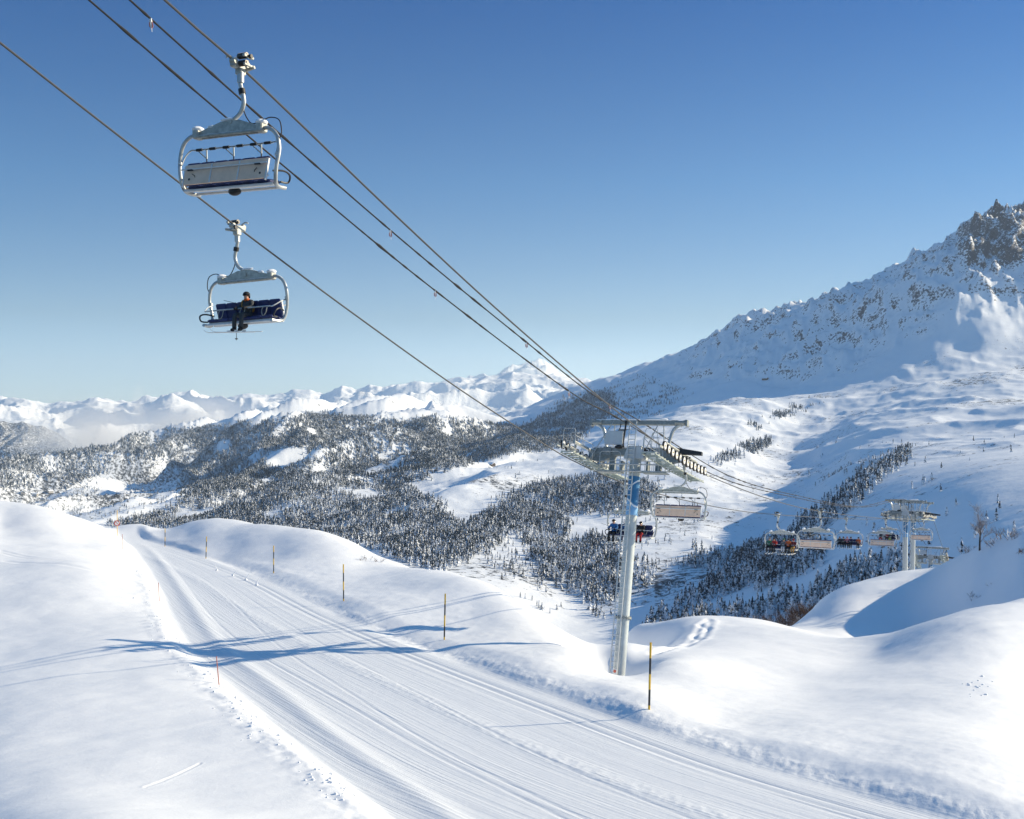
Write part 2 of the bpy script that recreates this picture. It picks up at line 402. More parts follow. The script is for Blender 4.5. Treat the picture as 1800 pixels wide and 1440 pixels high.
# bank right of the road, near part
g(640, (990, 113), (1040, 90)); g(700, (996, 110)); g(760, (1001, 107), (1060, 82)); g(830, (1016, 99), (1075, 78), (1150, 150), (1350, 260))
g(880, (1040, 90)); g(930, (1071, 82), (1130, 65)); g(990, (1120, 70.5), (1230, 100)); g(1035, (1152, 63.5), (1200, 55)); g(1080, (1192, 58), (1262, 66), (1330, 110), (1400, 260))
g(1140, (1243, 47), (1165, 64), (1142, 72))
# hollow beyond the bank
g(1100, (1132, 71), (1220, 90), (1117, 118), (1300, 160)); g(1150, (1150, 92), (1107, 118)); g(1200, (1136, 86), (1098, 114), (1350, 200), (1450, 260)); g(1270, (1102, 106), (1090, 116), (1300, 180))
# open field on the right
g(1250, (1200, 58), (1280, 47)); g(1400, (1112, 96), (1150, 78), (1200, 63), (1290, 45)); g(1340, (1093, 118), (1300, 190)); g(1385, (1102, 122))
g(1550, (1200, 62), (1330, 40)); g(1650, (1205, 60), (1150, 71)); g(1700, (1370, 36.5)); g(1750, (1215, 57), (1270, 48)); g(1800, (1425, 34), (1332, 41), (1175, 68))
g(1540, (1116, 94), (1150, 80), (1150, 112)); g(1620, (1100, 92), (1165, 110)); g(1700, (1080, 92), (1145, 112)); g(1800, (1055, 95), (1095, 108)); g(1950, (1015, 102), (1050, 112), (1395, 42), (1720, 22), (1150, 75)); g(2200, (965, 118), (1010, 135), (1350, 48))
# second rise with the far pylons
g(1440, (1090, 134), (1061, 162), (1250, 210), (1450, 260)); g(1500, (1082, 130), (1045, 170)); g(1580, (1080, 132), (1029, 178)); g(1640, (1000, 157), (1180, 220)); g(1680, (979, 146)); g(1720, (961, 138))
g(1700, (1060, 120)); g(1800, (1036, 114), (935, 129), (1150, 200), (1350, 260)); g(1950, (985, 118), (885, 132), (1100, 200), (1350, 260)); g(2200, (860, 132), (1100, 210))
g(1600, (1500, 260)); g(1400, (1500, 260)); g(900, (1400, 260)); g(600, (1350, 260))
ground = Land(Gp, 'inv', 300, 4e-3, 3.0)

RL = ([10, 18, 32.6, 36.7, 41.2, 50.5, 63, 77.7, 100, 119, 150, 170], [6, 2.6, -4.2, -6.2, -8.65, -12.6, -18.6, -23.9, -32, -39, -51, -62])
RR = ([10, 18, 32.6, 35.4, 39.6, 45.9, 56, 67.3, 77.7, 101, 119, 150, 170], [30, 23.5, 13, 10.6, 7.9, 4.6, -.84, -6.7, -11.7, -21.2, -29.7, -46, -58])
def smooth_interp(x, xp, fp):
    r = 0
    for s in (-.09, -.045, 0, .045, .09): r = r + np.interp(x * (1 + s), xp, fp)
    return r / 5
def ground_parts(X, Y):
    xl = smooth_interp(Y, *RL); xr = smooth_interp(Y, *RR)
    c = .895                                         # cosine of the road's bearing: true width from the width along x
    sl = (X - xl) * c; sr = (X - xr) * c             # metres right of the left edge, metres right of the right edge
    return sl, sr
def track(pts, n=8):
    q = np.array([((p - 900) / F * d, d) for p, d in pts]); tt = np.linspace(0, len(q) - 1, n * len(q)); out = np.stack([np.interp(tt, np.arange(len(q)), q[:, k]) for k in (0, 1)], 1)
    for _ in range(6): out[1:-1] = (out[:-2] + 2 * out[1:-1] + out[2:]) / 4
    return out
TRACKS = [(track([(0, 101), (60, 97), (130, 95), (190, 94), (240, 95)]), .22, .07), (track([(0, 99.6), (60, 95.8), (130, 93.8), (190, 92.9), (240, 93.6)]), .22, .07), (track([(10, 94), (70, 91.5), (170, 89), (240, 88.5)]), .3, .05),
          (track([(1165, 72), (1195, 78), (1225, 86), (1240, 95), (1250, 108)]), .3, .10), (track([(1150, 71), (1185, 77), (1210, 85), (1222, 93), (1235, 104), (1245, 109)]), .3, .10), (track([(1205, 84), (1235, 88), (1215, 94), (1250, 97), (1228, 103)]), .3, .08),
          (track([(255, 32.6), (285, 33.3), (320, 34.4), (352, 35.6)]), .05, .025), ]
# ski runs that weave down the packed track
for ph, x0, wv, d0, d1 in ((0, .30, .05, 24, 125), (3.1, .58, .045, 24, 130), (5.2, .80, .03, 24, 120), (2.3, .42, .07, 24, 118)):
    pts = []
    for d in np.exp(np.linspace(math.log(d0), math.log(d1), 26)):
        xl = np.interp(d, *RL); xr = np.interp(d, *RR); k = x0 + wv * math.sin(d * .06 + ph) * .8
        pts.append((900 + F * (xl + (xr - xl) * k) / d, d))
    TRACKS.append((track(pts, 2), .08, .018))
def ground_z(X, Y, full=False):
    X = np.asarray(X, float); Y = np.asarray(Y, float)
    z = ground.z(X, Y)
    sl, sr = ground_parts(X, Y)
    plane = -10.1 - .05 * Y
    inside = sstep(-.6, .9, sl) * sstep(.6, -.9, sr) * sstep(175, 150, Y)
    base = z
    z = z * (1 - inside * .92) + plane * inside * .92
    fade = sstep(160, 120, Y)
    lump = fbm(X, Y, 1.1, 3, .55, 2.0); lump2 = fbm(X, Y, .35, 2, .5, 6.0)
    # ploughed ridge on the left edge, cut bank on the right edge
    z = z + fade * (.55 * sstep(.9, -.7, sl) * sstep(-16, -1.5, sl) + .05 * lump * np.exp(-((sl + .9) / .6) ** 2) + .10 * np.exp(-((sl - 2.2) / .5) ** 2))
    rb = sstep(128, 112, Y)
    z = z + rb * (.34 * sstep(-.4, 2.3, sr) * sstep(16.0, 2.6, sr)) * (1 + .05 * lump) + rb * (.03 * lump + .02 * lump2) * np.exp(-((sr - .3) / .7) ** 2)
    z = z - rb * .02 * np.exp(-((sr + .45) / .35) ** 2)
    # wind-shaped snow
    out = 1 - inside
    z = z + out * (fbm(X, Y, 26, 3, .5, 1.0) * .38 + fbm(X * .5 + Y, Y * .4 - X, 6, 3, .5, 5.0) * .05 + fbm(X * .7 + Y * .5, (Y * .8 - X * .5) * 2.2, 2.4, 3, .55, 7.7) * .016)
    z = z + sstep(55, 70, Y) * sstep(5, 14, X) * fbm(X, Y, 34, 2, .45, 9.0) * .7
    wa, wb = X * .94 + Y * .34, Y * .94 - X * .34
    z = z + sstep(22, 30, X) * sstep(52, 62, Y) * sstep(112, 100, Y) * (pnoise(wa / 7, wb / .8) + .6 * pnoise(wa / 4 + 9, wb / .35)) * .045 * sstep(-.1, .4, pnoise(X / 14 + 3, Y / 12))
    # machine-packed track: long furrows that follow the road
    w = np.clip(-sr, 0, 30); s = w
    fur = pnoise(s * 2.6 + .15 * pnoise(Y * .05, s * .3), Y * .006) * .030 + pnoise(s * 6.5 + .2 * pnoise(Y * .1, s), Y * .010 + 40) * .022
    band = .35 + .65 * sstep(-.15, .35, pnoise(s * .55 + 7, Y * .012))
    z = z + inside * fur * band * fade * .34
    for c0, wd, dp in ((1.7, .10, .045), (2.25, .10, .045), (5.9, .5, -.035)):
        z = z - inside * fade * dp * np.exp(-((w - c0 - .15 * np.sin(Y * .06)) / wd) ** 2) * (1 + (.5 * lump2 if c0 > 5 else 0))
    for path, wd, dp in TRACKS:
        dist = np.full(np.shape(z), 1e9)
        box = (Y > path[:, 1].min() - 3) & (Y < path[:, 1].max() + 3) & (X > path[:, 0].min() - 3) & (X < path[:, 0].max() + 3)
        if not box.any(): continue
        xx, yy = X[box], Y[box]; dd = np.full(xx.shape, 1e9)
        for (ax, ay), (bx, by) in zip(path[:-1], path[1:]):
            vx, vy = bx - ax, by - ay; tt = np.clip(((xx - ax) * vx + (yy - ay) * vy) / (vx * vx + vy * vy + 1e-9), 0, 1)
            dd = np.minimum(dd, np.hypot(xx - ax - tt * vx, yy - ay - tt * vy))
        z = np.array(z); z[box] = z[box] - dp * np.exp(-(dd / wd) ** 2) + dp * .4 * np.exp(-((dd - 1.8 * wd) / wd) ** 2)
    return (z, sl, sr, inside) if full else z

NX, NG = 1240, 760
gpx2 = np.linspace(-420, 2420, NX)
gd2 = 1.0 / np.linspace(1 / 19.0, 1 / 262.0, NG)
gd2 = np.exp(np.linspace(math.log(19), math.log(262), NG)) * .35 + gd2 * .65
PXf, Df = np.meshgrid(gpx2, gd2); Xf = (PXf - 900) / F * Df
Zf, SLf, SRf, INf = ground_z(Xf, Df, True)
m, nt, b, out = new_mat('snow_ground')
pos = N(nt, 'ShaderNodeNewGeometry').outputs['Position']
c = mixc(nt, ramp(nt, noise_n(nt, pos, .08, 4), .3, .7), (.84, .86, .89), (.88, .895, .92))
rd = N(nt, 'ShaderNodeAttribute', attribute_name='road').outputs['Fac']
lat = N(nt, 'ShaderNodeAttribute', attribute_name='lat').outputs['Fac']
sx = N(nt, 'ShaderNodeSeparateXYZ'); L(nt, pos, sx.inputs[0])
cv = N(nt, 'ShaderNodeCombineXYZ'); L(nt, math_n(nt, 'MULTIPLY', lat, 9.0), cv.inputs[0]); L(nt, math_n(nt, 'MULTIPLY', sx.outputs[1], .10), cv.inputs[1])
cord = noise_n(nt, cv.outputs[0], 1.0, 5, .6)
fine = noise_n(nt, pos, 7.0, 5, .6); mid = noise_n(nt, pos, 1.3, 4, .55)
h = math_n(nt, 'ADD', math_n(nt, 'MULTIPLY', math_n(nt, 'MULTIPLY', cord, rd), .055), math_n(nt, 'ADD', math_n(nt, 'MULTIPLY', fine, .012), math_n(nt, 'MULTIPLY', mid, .03)))
bk = N(nt, 'ShaderNodeAttribute', attribute_name='bank').outputs['Fac']
h = math_n(nt, 'ADD', h, math_n(nt, 'MULTIPLY', math_n(nt, 'MULTIPLY', noise_n(nt, pos, 5.0, 6, .65), bk), .05))
h = math_n(nt, 'ADD', h, math_n(nt, 'MULTIPLY', noise_n(nt, pos, 28.0, 3, .6), .006))
c = mixc(nt, math_n(nt, 'MULTIPLY', rd, .55), c, (.76, .79, .83))
L(nt, c, b.inputs['Base Color']); b.inputs['Roughness'].default_value = .6; b.inputs['Specular IOR Level'].default_value = .3
bn = N(nt, 'ShaderNodeBump'); bn.inputs['Strength'].default_value = .6; bn.inputs['Distance'].default_value = 1.0
L(nt, h, bn.inputs['Height']); L(nt, bn.outputs[0], b.inputs['Normal'])
ground_o = mesh_np('snow_ground', np.stack([Xf, Df, Zf], -1).reshape(-1, 3), grid_faces(NG, NX), [m])
add_attr(ground_o, 'road', INf * sstep(165, 130, Df)); add_attr(ground_o, 'lat', -SRf)
add_attr(ground_o, 'bank', sstep(128, 112, Df) * np.exp(-((SRf - .35) / .6) ** 2) + .5 * sstep(160, 120, Df) * np.exp(-((SLf + .2) / .7) ** 2))
tag(ground_o, kind='structure')
# ------------------------------------------------------------------ conifers
def tree_mat(name, snow=.605, leaf=(.010, .025, .042)):
    m, nt, b, out = new_mat(name)
    g = N(nt, 'ShaderNodeNewGeometry'); sx = N(nt, 'ShaderNodeSeparateXYZ'); L(nt, g.outputs['Normal'], sx.inputs[0])
    n = noise_n(nt, g.outputs['Position'], .55, 3, .6); n2 = noise_n(nt, g.outputs['Position'], .06, 2)
    k = math_n(nt, 'ADD', math_n(nt, 'MULTIPLY', math_n(nt, 'ABSOLUTE', sx.outputs[2]), .5), math_n(nt, 'ADD', n, math_n(nt, 'MULTIPLY', math_n(nt, 'SUBTRACT', n2, .5), .5)))
    c = mixc(nt, ramp(nt, k, 1.22 - snow, 1.34 - snow), leaf, (.80, .83, .87))
    L(nt, c, b.inputs['Base Color']); b.inputs['Roughness'].default_value = .9; b.inputs['Specular IOR Level'].default_value = .1
    return m
SPRUCE = tree_mat('snowy_spruce')
BARK = simple('bark', (.05, .04, .035), .9)

def crown_mesh(tiers, seg, seed, lo=.12):
    """unit-height conifer crown: tiers of drooping, ragged skirts -> verts, tris"""
    r = np.random.default_rng(seed); v = []; f = []
    for t in range(tiers):
        k = t / tiers
        zt = lo + (1 - lo) * (k + 1.25 / tiers if t < tiers - 1 else 1.0); zt = min(zt, 1.0)
        zb = lo + (1 - lo) * k - .02
        rad = .215 * (1 - k) ** .85 + .012
        base = len(v); v.append((r.normal(0, .006), r.normal(0, .006), zt))
        a0 = r.uniform(0, 6.28)
        for s in range(seg * 2):
            a = a0 + math.pi * s / seg + r.normal(0, .10)
            q = rad * (1.0 if s % 2 == 0 else .58) * r.uniform(.78, 1.22)
            v.append((q * math.cos(a), q * math.sin(a), zb + (0 if s % 2 == 0 else .03) + r.normal(0, .012)))
        for s in range(seg * 2):
            f.append((base, base + 1 + s, base + 1 + (s + 1) % (seg * 2)))
    return np.array(v), np.array(f)

# valley surface lookup from the finished grid
lnd = np.log(gd)
def grid_at(A, px, d):
    i = np.clip((np.log(d) - lnd[0]) / (lnd[-1] - lnd[0]) * (ND - 1), 0, ND - 1.001); j = np.clip((px - gpx[0]) / (gpx[-1] - gpx[0]) * (NPX - 1), 0, NPX - 1.001)
    i0 = i.astype(int); j0 = j.astype(int); a = i - i0; b = j - j0
    return (A[i0, j0] * (1 - a) * (1 - b) + A[i0 + 1, j0] * a * (1 - b) + A[i0, j0 + 1] * (1 - a) * b + A[i0 + 1, j0 + 1] * a * b)
hor = np.minimum.accumulate(PYg, axis=0)
PYf = 720 - Zf / Df * F
fgmin = PYf.min(axis=0)

FOREST = [  # outline in bearing / height, trees per m2
    ([(-230, 800), (0, 800), (60, 790), (150, 772), (250, 762), (330, 752), (380, 748), (440, 742), (500, 738), (560, 727), (620, 733), (700, 742), (760, 735), (830, 742), (925, 752), (930, 775), (900, 798), (830, 812), (760, 838), (720, 858), (745, 885), (690, 905), (640, 930), (600, 960), (450, 960), (300, 930), (180, 925), (250, 912), (300, 897), (318, 880), (330, 855), (300, 822), (285, 805), (235, 806), (190, 832), (150, 840), (110, 860), (0, 856), (-230, 870)], .021),
    ([(690, 900), (745, 880), (790, 885), (770, 905), (815, 925), (760, 945), (700, 985), (640, 960), (600, 950), (640, 930)], .020),
    ([(700, 985), (770, 945), (850, 912), (870, 880), (960, 850), (1060, 838), (1095, 850), (1160, 845), (1158, 880), (1130, 905), (1080, 905), (1000, 902), (960, 925), (900, 940), (880, 955), (820, 985), (770, 1005)], .022),
    ([(860, 925), (925, 930), (990, 915), (1010, 930), (985, 945), (1000, 965), (1040, 940), (1085, 960), (1095, 1010), (1080, 1080), (1050, 1090), (1010, 1040), (960, 1020), (940, 985), (930, 960)], .021),
    ([(1105, 1005), (1130, 985), (1150, 1000), (1140, 1030), (1105, 1045)], .012),
    ([(1125, 1115), (1160, 1080), (1215, 1050), (1280, 1000), (1308, 962), (1350, 955), (1440, 960), (1465, 985), (1420, 1005), (1385, 1025), (1400, 1062), (1330, 1095), (1270, 1105), (1200, 1120)], .024),
    ([(1380, 1080), (1440, 1035), (1500, 1000), (1585, 985), (1600, 1020), (1540, 1050), (1440, 1075)], .022),
    ([(1215, 965), (1290, 960), (1295, 985), (1225, 985)], .009), ([(1200, 988), (1270, 985), (1260, 1010), (1200, 1005)], .007),
    ([(1245, 815), (1300, 785), (1350, 770), (1355, 785), (1300, 805), (1260, 822)], .009), ([(1320, 745), (1400, 712), (1450, 700), (1440, 715), (1380, 735), (1330, 755)], .004),
    ([(1380, 960), (1400, 920), (1470, 880), (1530, 830), (1590, 790), (1600, 800), (1540, 850), (1500, 890), (1440, 935), (1400, 965)], .010),
    ([(1440, 850), (1500, 800), (1560, 790), (1500, 860), (1450, 900)], .003), ([(1500, 900), (1600, 850), (1640, 830), (1640, 850), (1560, 920)], .002), ([(1700, 900), (1800, 840), (1800, 870), (1730, 920)], .003),
    ([(900, 775), (930, 750), (1000, 702), (1050, 690), (1085, 700), (1075, 725), (1030, 760), (1000, 785), (930, 800)], .013), ([(1050, 690), (1120, 660), (1220, 690), (1150, 730), (1080, 740)], .0022),
    ([(840, 960), (930, 950), (945, 1000), (1010, 1050), (1070, 1100), (1000, 1110), (900, 1040)], .0028), ([(1110, 900), (1240, 850), (1240, 940), (1110, 1000)], .0005), ([(1110, 1010), (1250, 960), (1260, 1040), (1120, 1100)], .0022),
    ([(1440, 985), (1560, 950), (1580, 985), (1480, 1010)], .0012), ([(1600, 960), (1650, 950), (1760, 900), (1800, 880), (1800, 930), (1650, 1000), (1600, 1010)], .0012),
    ([(150, 838), (235, 806), (285, 806), (335, 850), (310, 890), (200, 910), (0, 900), (0, 858), (110, 862)], .0016),
]
CLEAR = [[(470, 792), (540, 788), (548, 808), (500, 822), (460, 815)], [(375, 775), (405, 775), (410, 787), (380, 790)], [(450, 905), (530, 880), (545, 886), (470, 915)]]
DMAX = .075
bins = np.exp(np.linspace(math.log(560), math.log(7200), 40)); cand = []
for d0, d1 in zip(bins[:-1], bins[1:]):
    dm = (d0 + d1) / 2; area = (2000 / F * dm) * (d1 - d0); dens = DMAX if dm < 2600 else DMAX * (2600 / dm) ** .4
    n = int(area * dens)
    cand.append(np.stack([rng.uniform(-100, 1900, n), np.sqrt(rng.uniform(d0 ** 2, d1 ** 2, n))], 1))
cand = np.concatenate(cand); cpx, cd = cand[:, 0], cand[:, 1]
cz = grid_at(Zg, cpx, cd); cpy = 720 - cz / cd * F
prob = np.zeros(len(cpx))
jx, jy = cpx + rng.normal(0, 5, len(cpx)), cpy + rng.normal(0, 2.5, len(cpx))
for poly, dn in FOREST: prob = np.maximum(prob, inpoly(jx, jy, poly) * min(1, dn * 3.1 / DMAX))
for poly in CLEAR: prob *= ~inpoly(jx, jy, poly)
cx = (cpx - 900) / F * cd
nz = fbm(cx, cd, 130, 3, .55, 6.6)
prob *= np.where(prob > .33, sstep(-.78, -.36, nz + .35 * fbm(cx, cd, 38, 2, .5, 1.1)) * (.6 + .4 * sstep(-.2, .3, nz)), sstep(-.35, .35, nz) * 1.5)
prob = np.maximum(prob, .010 * (cd < 2400) * (cd > 650) * (cpx > 830) * sstep(0., .5, fbm(cx, cd, 70, 3, .5, 2.2)) * (cpy > 770) * ~inpoly(cpx, cpy, [(1120, 800), (1400, 740), (1440, 800), (1330, 930), (1150, 950)]))
th = (4.8 + 8.7 * rng.beta(2.0, 1.9, len(cpx))) * (1 + .25 * sstep(2200, 4200, cd)) * (1 + .15 * np.clip(nz, -1, 1)) * np.where(prob < .2, .62, 1)
top = cpy - th / cd * F
keep = rng.uniform(0, 1, len(cpx)) < prob
keep &= top < grid_at(hor, cpx, cd * .985) + 1
keep &= top < np.interp(cpx, gpx2, fgmin) + 12
T = np.stack([cx, cd, cz - .25, th, cpx, cpy], 1)[keep]
size = T[:, 3] / T[:, 1]
order = np.argsort(-size)
vis = top[keep] < np.interp(T[:, 4], gpx2, fgmin) - th[keep] / T[:, 1] * F * .0 - 2
vis &= (T[:, 4] > 5) & (T[:, 4] < 1795)
lead = [i for i in order if vis[i]][:300]
rest = np.setdiff1d(np.arange(len(T)), lead)
print('trees', len(T), 'nearest', T[lead[0], 1], T[lead[-1], 1])

# undergrowth below the far woods, with canopy shade painted into the ground colour
sc2 = scrub_shade.copy(); far_m = (Dg > 2300) & (PXg < 960)
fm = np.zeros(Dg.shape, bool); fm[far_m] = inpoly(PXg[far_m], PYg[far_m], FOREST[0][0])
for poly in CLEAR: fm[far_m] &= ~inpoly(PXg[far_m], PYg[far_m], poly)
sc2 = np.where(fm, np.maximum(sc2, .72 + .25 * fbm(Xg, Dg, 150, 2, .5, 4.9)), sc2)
valley_o.data.attributes['scrub_shade'].data.foreach_set('value', sc2.astype(np.float32).ravel())

# one mesh for the mass of trees nobody could count
def mass(idx, tmpls):
    VV = []; FF = []; off = 0
    grp = rng.integers(0, len(tmpls), len(idx))
    for gidx, (v, f) in enumerate(tmpls):
        ii = idx[grp == gidx]
        if not len(ii): continue
        t = T[ii]; a = rng.uniform(0, 6.28, len(ii)); w = rng.uniform(.85, 1.25, len(ii)) * t[:, 3] * (1 + .3 * sstep(2400, 4000, t[:, 1]))
        ca, sa = np.cos(a), np.sin(a)
        x = (v[None, :, 0] * ca[:, None] - v[None, :, 1] * sa[:, None]) * w[:, None] + t[:, 0:1]
        y = (v[None, :, 0] * sa[:, None] + v[None, :, 1] * ca[:, None]) * w[:, None] + t[:, 1:2]
        z = v[None, :, 2] * t[:, 3:4] + t[:, 2:3]
        VV.append(np.stack([x, y, z], -1).reshape(-1, 3))
        FF.append((f[None] + (np.arange(len(ii)) * len(v))[:, None, None] + off).reshape(-1, 3)); off += len(ii) * len(v)
    return np.concatenate(VV), np.concatenate(FF)
near_r = rest[T[rest, 1] < 2100]; far_r = rest[T[rest, 1] >= 2100]
v1, f1 = mass(near_r, [crown_mesh(5, 5, s, .05) for s in range(4)])
v2, f2 = mass(far_r, [crown_mesh(3, 4, 40 + s, .0) for s in range(3)])
fo = mesh_np('conifer_forest', np.concatenate([v1, v2]), np.concatenate([f1, f2 + len(v1)]), [SPRUCE], smooth=False)
tag(fo, kind='stuff')

# the trees that show largest: things of their own
protos = []
for s in range(4):
    v, f = crown_mesh(8, 7, 100 + s, .09)
    cm = mesh_np('crown', v, f, [SPRUCE], smooth=False)
    k = 7; a = np.arange(k) * 2 * math.pi / k
    tv = np.concatenate([np.stack([.018 * np.cos(a), .018 * np.sin(a), np.full(k, -.03)], 1), np.stack([.011 * np.cos(a), .011 * np.sin(a), np.full(k, .5)], 1)])
    tf = np.array([(i, (i + 1) % k, k + (i + 1) % k, k + i) for i in range(k)])
    tm = mesh_np('trunk', tv, tf, [BARK]); protos.append((cm, tm))
ZONES = [([(1090, 1130), (1090, 940), (1480, 940), (1480, 1130)], 'snow-dusted spruce in the dense dark gully wood below the line of chairs', 'spruces in the gully wood below the chairs'),
         ([(1380, 1100), (1380, 960), (1640, 960), (1640, 1100)], 'snow-covered spruce in the strip of wood left of the far twin pylons', 'spruces beside the far pylons'),
         ([(800, 1130), (800, 890), (1095, 890), (1095, 1130)], 'snow-laden spruce in the steep wood just left of the big pylon', 'spruces left of the big pylon'),
         ([(500, 1130), (500, 800), (800, 800), (800, 1130)], 'snowy spruce rising behind the rounded snow crest in the centre', 'spruces behind the snow crest')]
first = True
for n, i in enumerate(lead):
    x, y, z, h, px_, py_ = T[i]
    e = empty('spruce_tree', (x, y, z), rng.uniform(0, 6.28)); e.scale = (h * rng.uniform(.9, 1.2),) * 2 + (h,)
    lab, grp = 'lone snow-dusted spruce on the open snow slope across the valley', 'scattered spruces on the open slope'
    for poly, l_, g_ in ZONES:
        if inpoly(np.array([px_]), np.array([py_]), poly)[0]: lab, grp = l_, g_; break
    tag(e, lab, 'tree', grp)
    cm, tm = protos[n % 4]
    if n < 4: cm.parent = e; tm.parent = e
    else:
        for p in (cm, tm):
            c_ = p.copy(); COL.objects.link(c_); c_.parent = e
# ------------------------------------------------------------------ mesh builder for made things
class MB:
    def __init__(self): self.v = []; self.f = []; self.mi = []; self.cur = 0
    def add(self, verts, faces, M=None):
        o = len(self.v)
        for p in verts:
            p = Vector(p); self.v.append(M @ p if M is not None else p)
        for f in faces: self.f.append(tuple(o + i for i in f)); self.mi.append(self.cur)
        return self
    def box(self, c, s, M=None, bev=0.0):
        x, y, z = (k / 2 for k in s); b = min(bev, x * .9, y * .9, z * .9)
        if b <= 0:
            vs = [(sx * x, sy * y, sz * z) for sz in (-1, 1) for sy in (-1, 1) for sx in (-1, 1)]
            fs = [(0, 2, 3, 1), (4, 5, 7, 6), (0, 1, 5, 4), (2, 6, 7, 3), (0, 4, 6, 2), (1, 3, 7, 5)]
        else:
            ring = [(x - b, -y), (x, -y + b), (x, y - b), (x - b, y), (-x + b, y), (-x, y - b), (-x, -y + b), (-x + b, -y)]
            vs = []
            for zz, k in ((-z, b), (-z + b, 0), (z - b, 0), (z, b)):
                for px_, py_ in ring: vs.append((px_ - math.copysign(min(k, abs(px_)), px_), py_ - math.copysign(min(k, abs(py_)), py_), zz))
            fs = [tuple(range(7, -1, -1)), tuple(24 + i for i in range(8))]
            for r in range(3):
                for i in range(8): fs.append((r * 8 + i, r * 8 + (i + 1) % 8, r * 8 + 8 + (i + 1) % 8, r * 8 + 8 + i))
        T = Matrix.Translation(Vector(c)); self.add(vs, fs, T @ M if M is not None else T); return self
    def tube(self, path, r, seg=8, closed=False, cap=True):
        P = [Vector(p) for p in path]; n = len(P); R = r if isinstance(r, (list, tuple)) else [r] * n
        up = None; rings = []
        for i in range(n):
            if closed: t = (P[(i + 1) % n] - P[i - 1]).normalized()
            else: t = (P[min(i + 1, n - 1)] - P[max(i - 1, 0)]).normalized()
            if up is None: up = Vector((0, 0, 1)) if abs(t.z) < .9 else Vector((1, 0, 0))
            s = t.cross(up).normalized(); up = s.cross(t).normalized()
            rings.append([P[i] + (s * math.cos(a) + up * math.sin(a)) * R[i] for a in (2 * math.pi * k / seg for k in range(seg))])
        o = len(self.v); self.v += [p for rg in rings for p in rg]
        m = n if closed else n - 1
        for i in range(m):
            j = (i + 1) % n
            for k in range(seg):
                self.f.append((o + i * seg + k, o + i * seg + (k + 1) % seg, o + j * seg + (k + 1) % seg, o + j * seg + k)); self.mi.append(self.cur)
        if cap and not closed:
            self.f.append(tuple(o + k for k in range(seg - 1, -1, -1))); self.f.append(tuple(o + (n - 1) * seg + k for k in range(seg))); self.mi += [self.cur] * 2
        return self
    def cyl(self, a, b, r, seg=12, r2=None): return self.tube([a, b], [r, r if r2 is None else r2], seg)
    def prism(self, pts, y0, y1, M=None):
        """outline in x/z extruded along y"""
        n = len(pts); vs = [(p[0], y0, p[1]) for p in pts] + [(p[0], y1, p[1]) for p in pts]
        fs = [tuple(range(n)), tuple(range(2 * n - 1, n - 1, -1))] + [(i, n + i, n + (i + 1) % n, (i + 1) % n) for i in range(n)]
        self.add(vs, fs, M); return self
    def ball(self, c, r, seg=10, rings=7, M=None):
        if not isinstance(r, (tuple, list)): r = (r,) * 3
        vs = [(0, 0, -r[2])]; fs = []
        for i in range(1, rings):
            p = math.pi * i / rings - math.pi / 2
            for k in range(seg):
                a = 2 * math.pi * k / seg; vs.append((r[0] * math.cos(p) * math.cos(a), r[1] * math.cos(p) * math.sin(a), r[2] * math.sin(p)))
        vs.append((0, 0, r[2])); e = len(vs) - 1
        for k in range(seg): fs.append((0, 1 + (k + 1) % seg, 1 + k)); fs.append((e, e - seg + k, e - seg + (k + 1) % seg))
        for i in range(rings - 2):
            for k in range(seg): fs.append((1 + i * seg + k, 1 + i * seg + (k + 1) % seg, 1 + (i + 1) * seg + (k + 1) % seg, 1 + (i + 1) * seg + k))
        T = Matrix.Translation(Vector(c)); self.add(vs, fs, T @ M if M is not None else T); return self
    def build(self, name, mats, parent=None, smooth=35):
        me = bpy.data.meshes.new(name); me.from_pydata([tuple(p) for p in self.v], [], self.f)
        for m_ in (mats if isinstance(mats, (list, tuple)) else [mats]): me.materials.append(m_)
        me.polygons.foreach_set('material_index', self.mi)
        bm = bmesh.new(); bm.from_mesh(me); bmesh.ops.recalc_face_normals(bm, faces=bm.faces)
        if smooth:
            ang = math.radians(smooth)
            for e in bm.edges: e.smooth = not (len(e.link_faces) == 2 and e.calc_face_angle(0) > ang)
            for f in bm.faces: f.smooth = True
        bm.to_mesh(me); bm.free(); me.update()
        o = bpy.data.objects.new(name, me); COL.objects.link(o)
        if parent: o.parent = parent
        return o
def arc(pts, n=6):
    """smooth path through points (Catmull-Rom)"""
    P = [Vector(p) for p in pts]; out = []
    for i in range(len(P) - 1):
        a, b, c, d = P[max(i - 1, 0)], P[i], P[i + 1], P[min(i + 2, len(P) - 1)]
        for k in range(n):
            t = k / n; out.append(.5 * ((2 * b) + (c - a) * t + (2 * a - 5 * b + 4 * c - d) * t * t + (3 * b - a - 3 * c + d) * t ** 3))
    out.append(P[-1]); return out
def children(o): return list(o.children)
def copy_tree(o, parent=None):
    c = o.copy(); COL.objects.link(c)
    c.parent = parent
    for ch in children(o): copy_tree(ch, c)
    return c

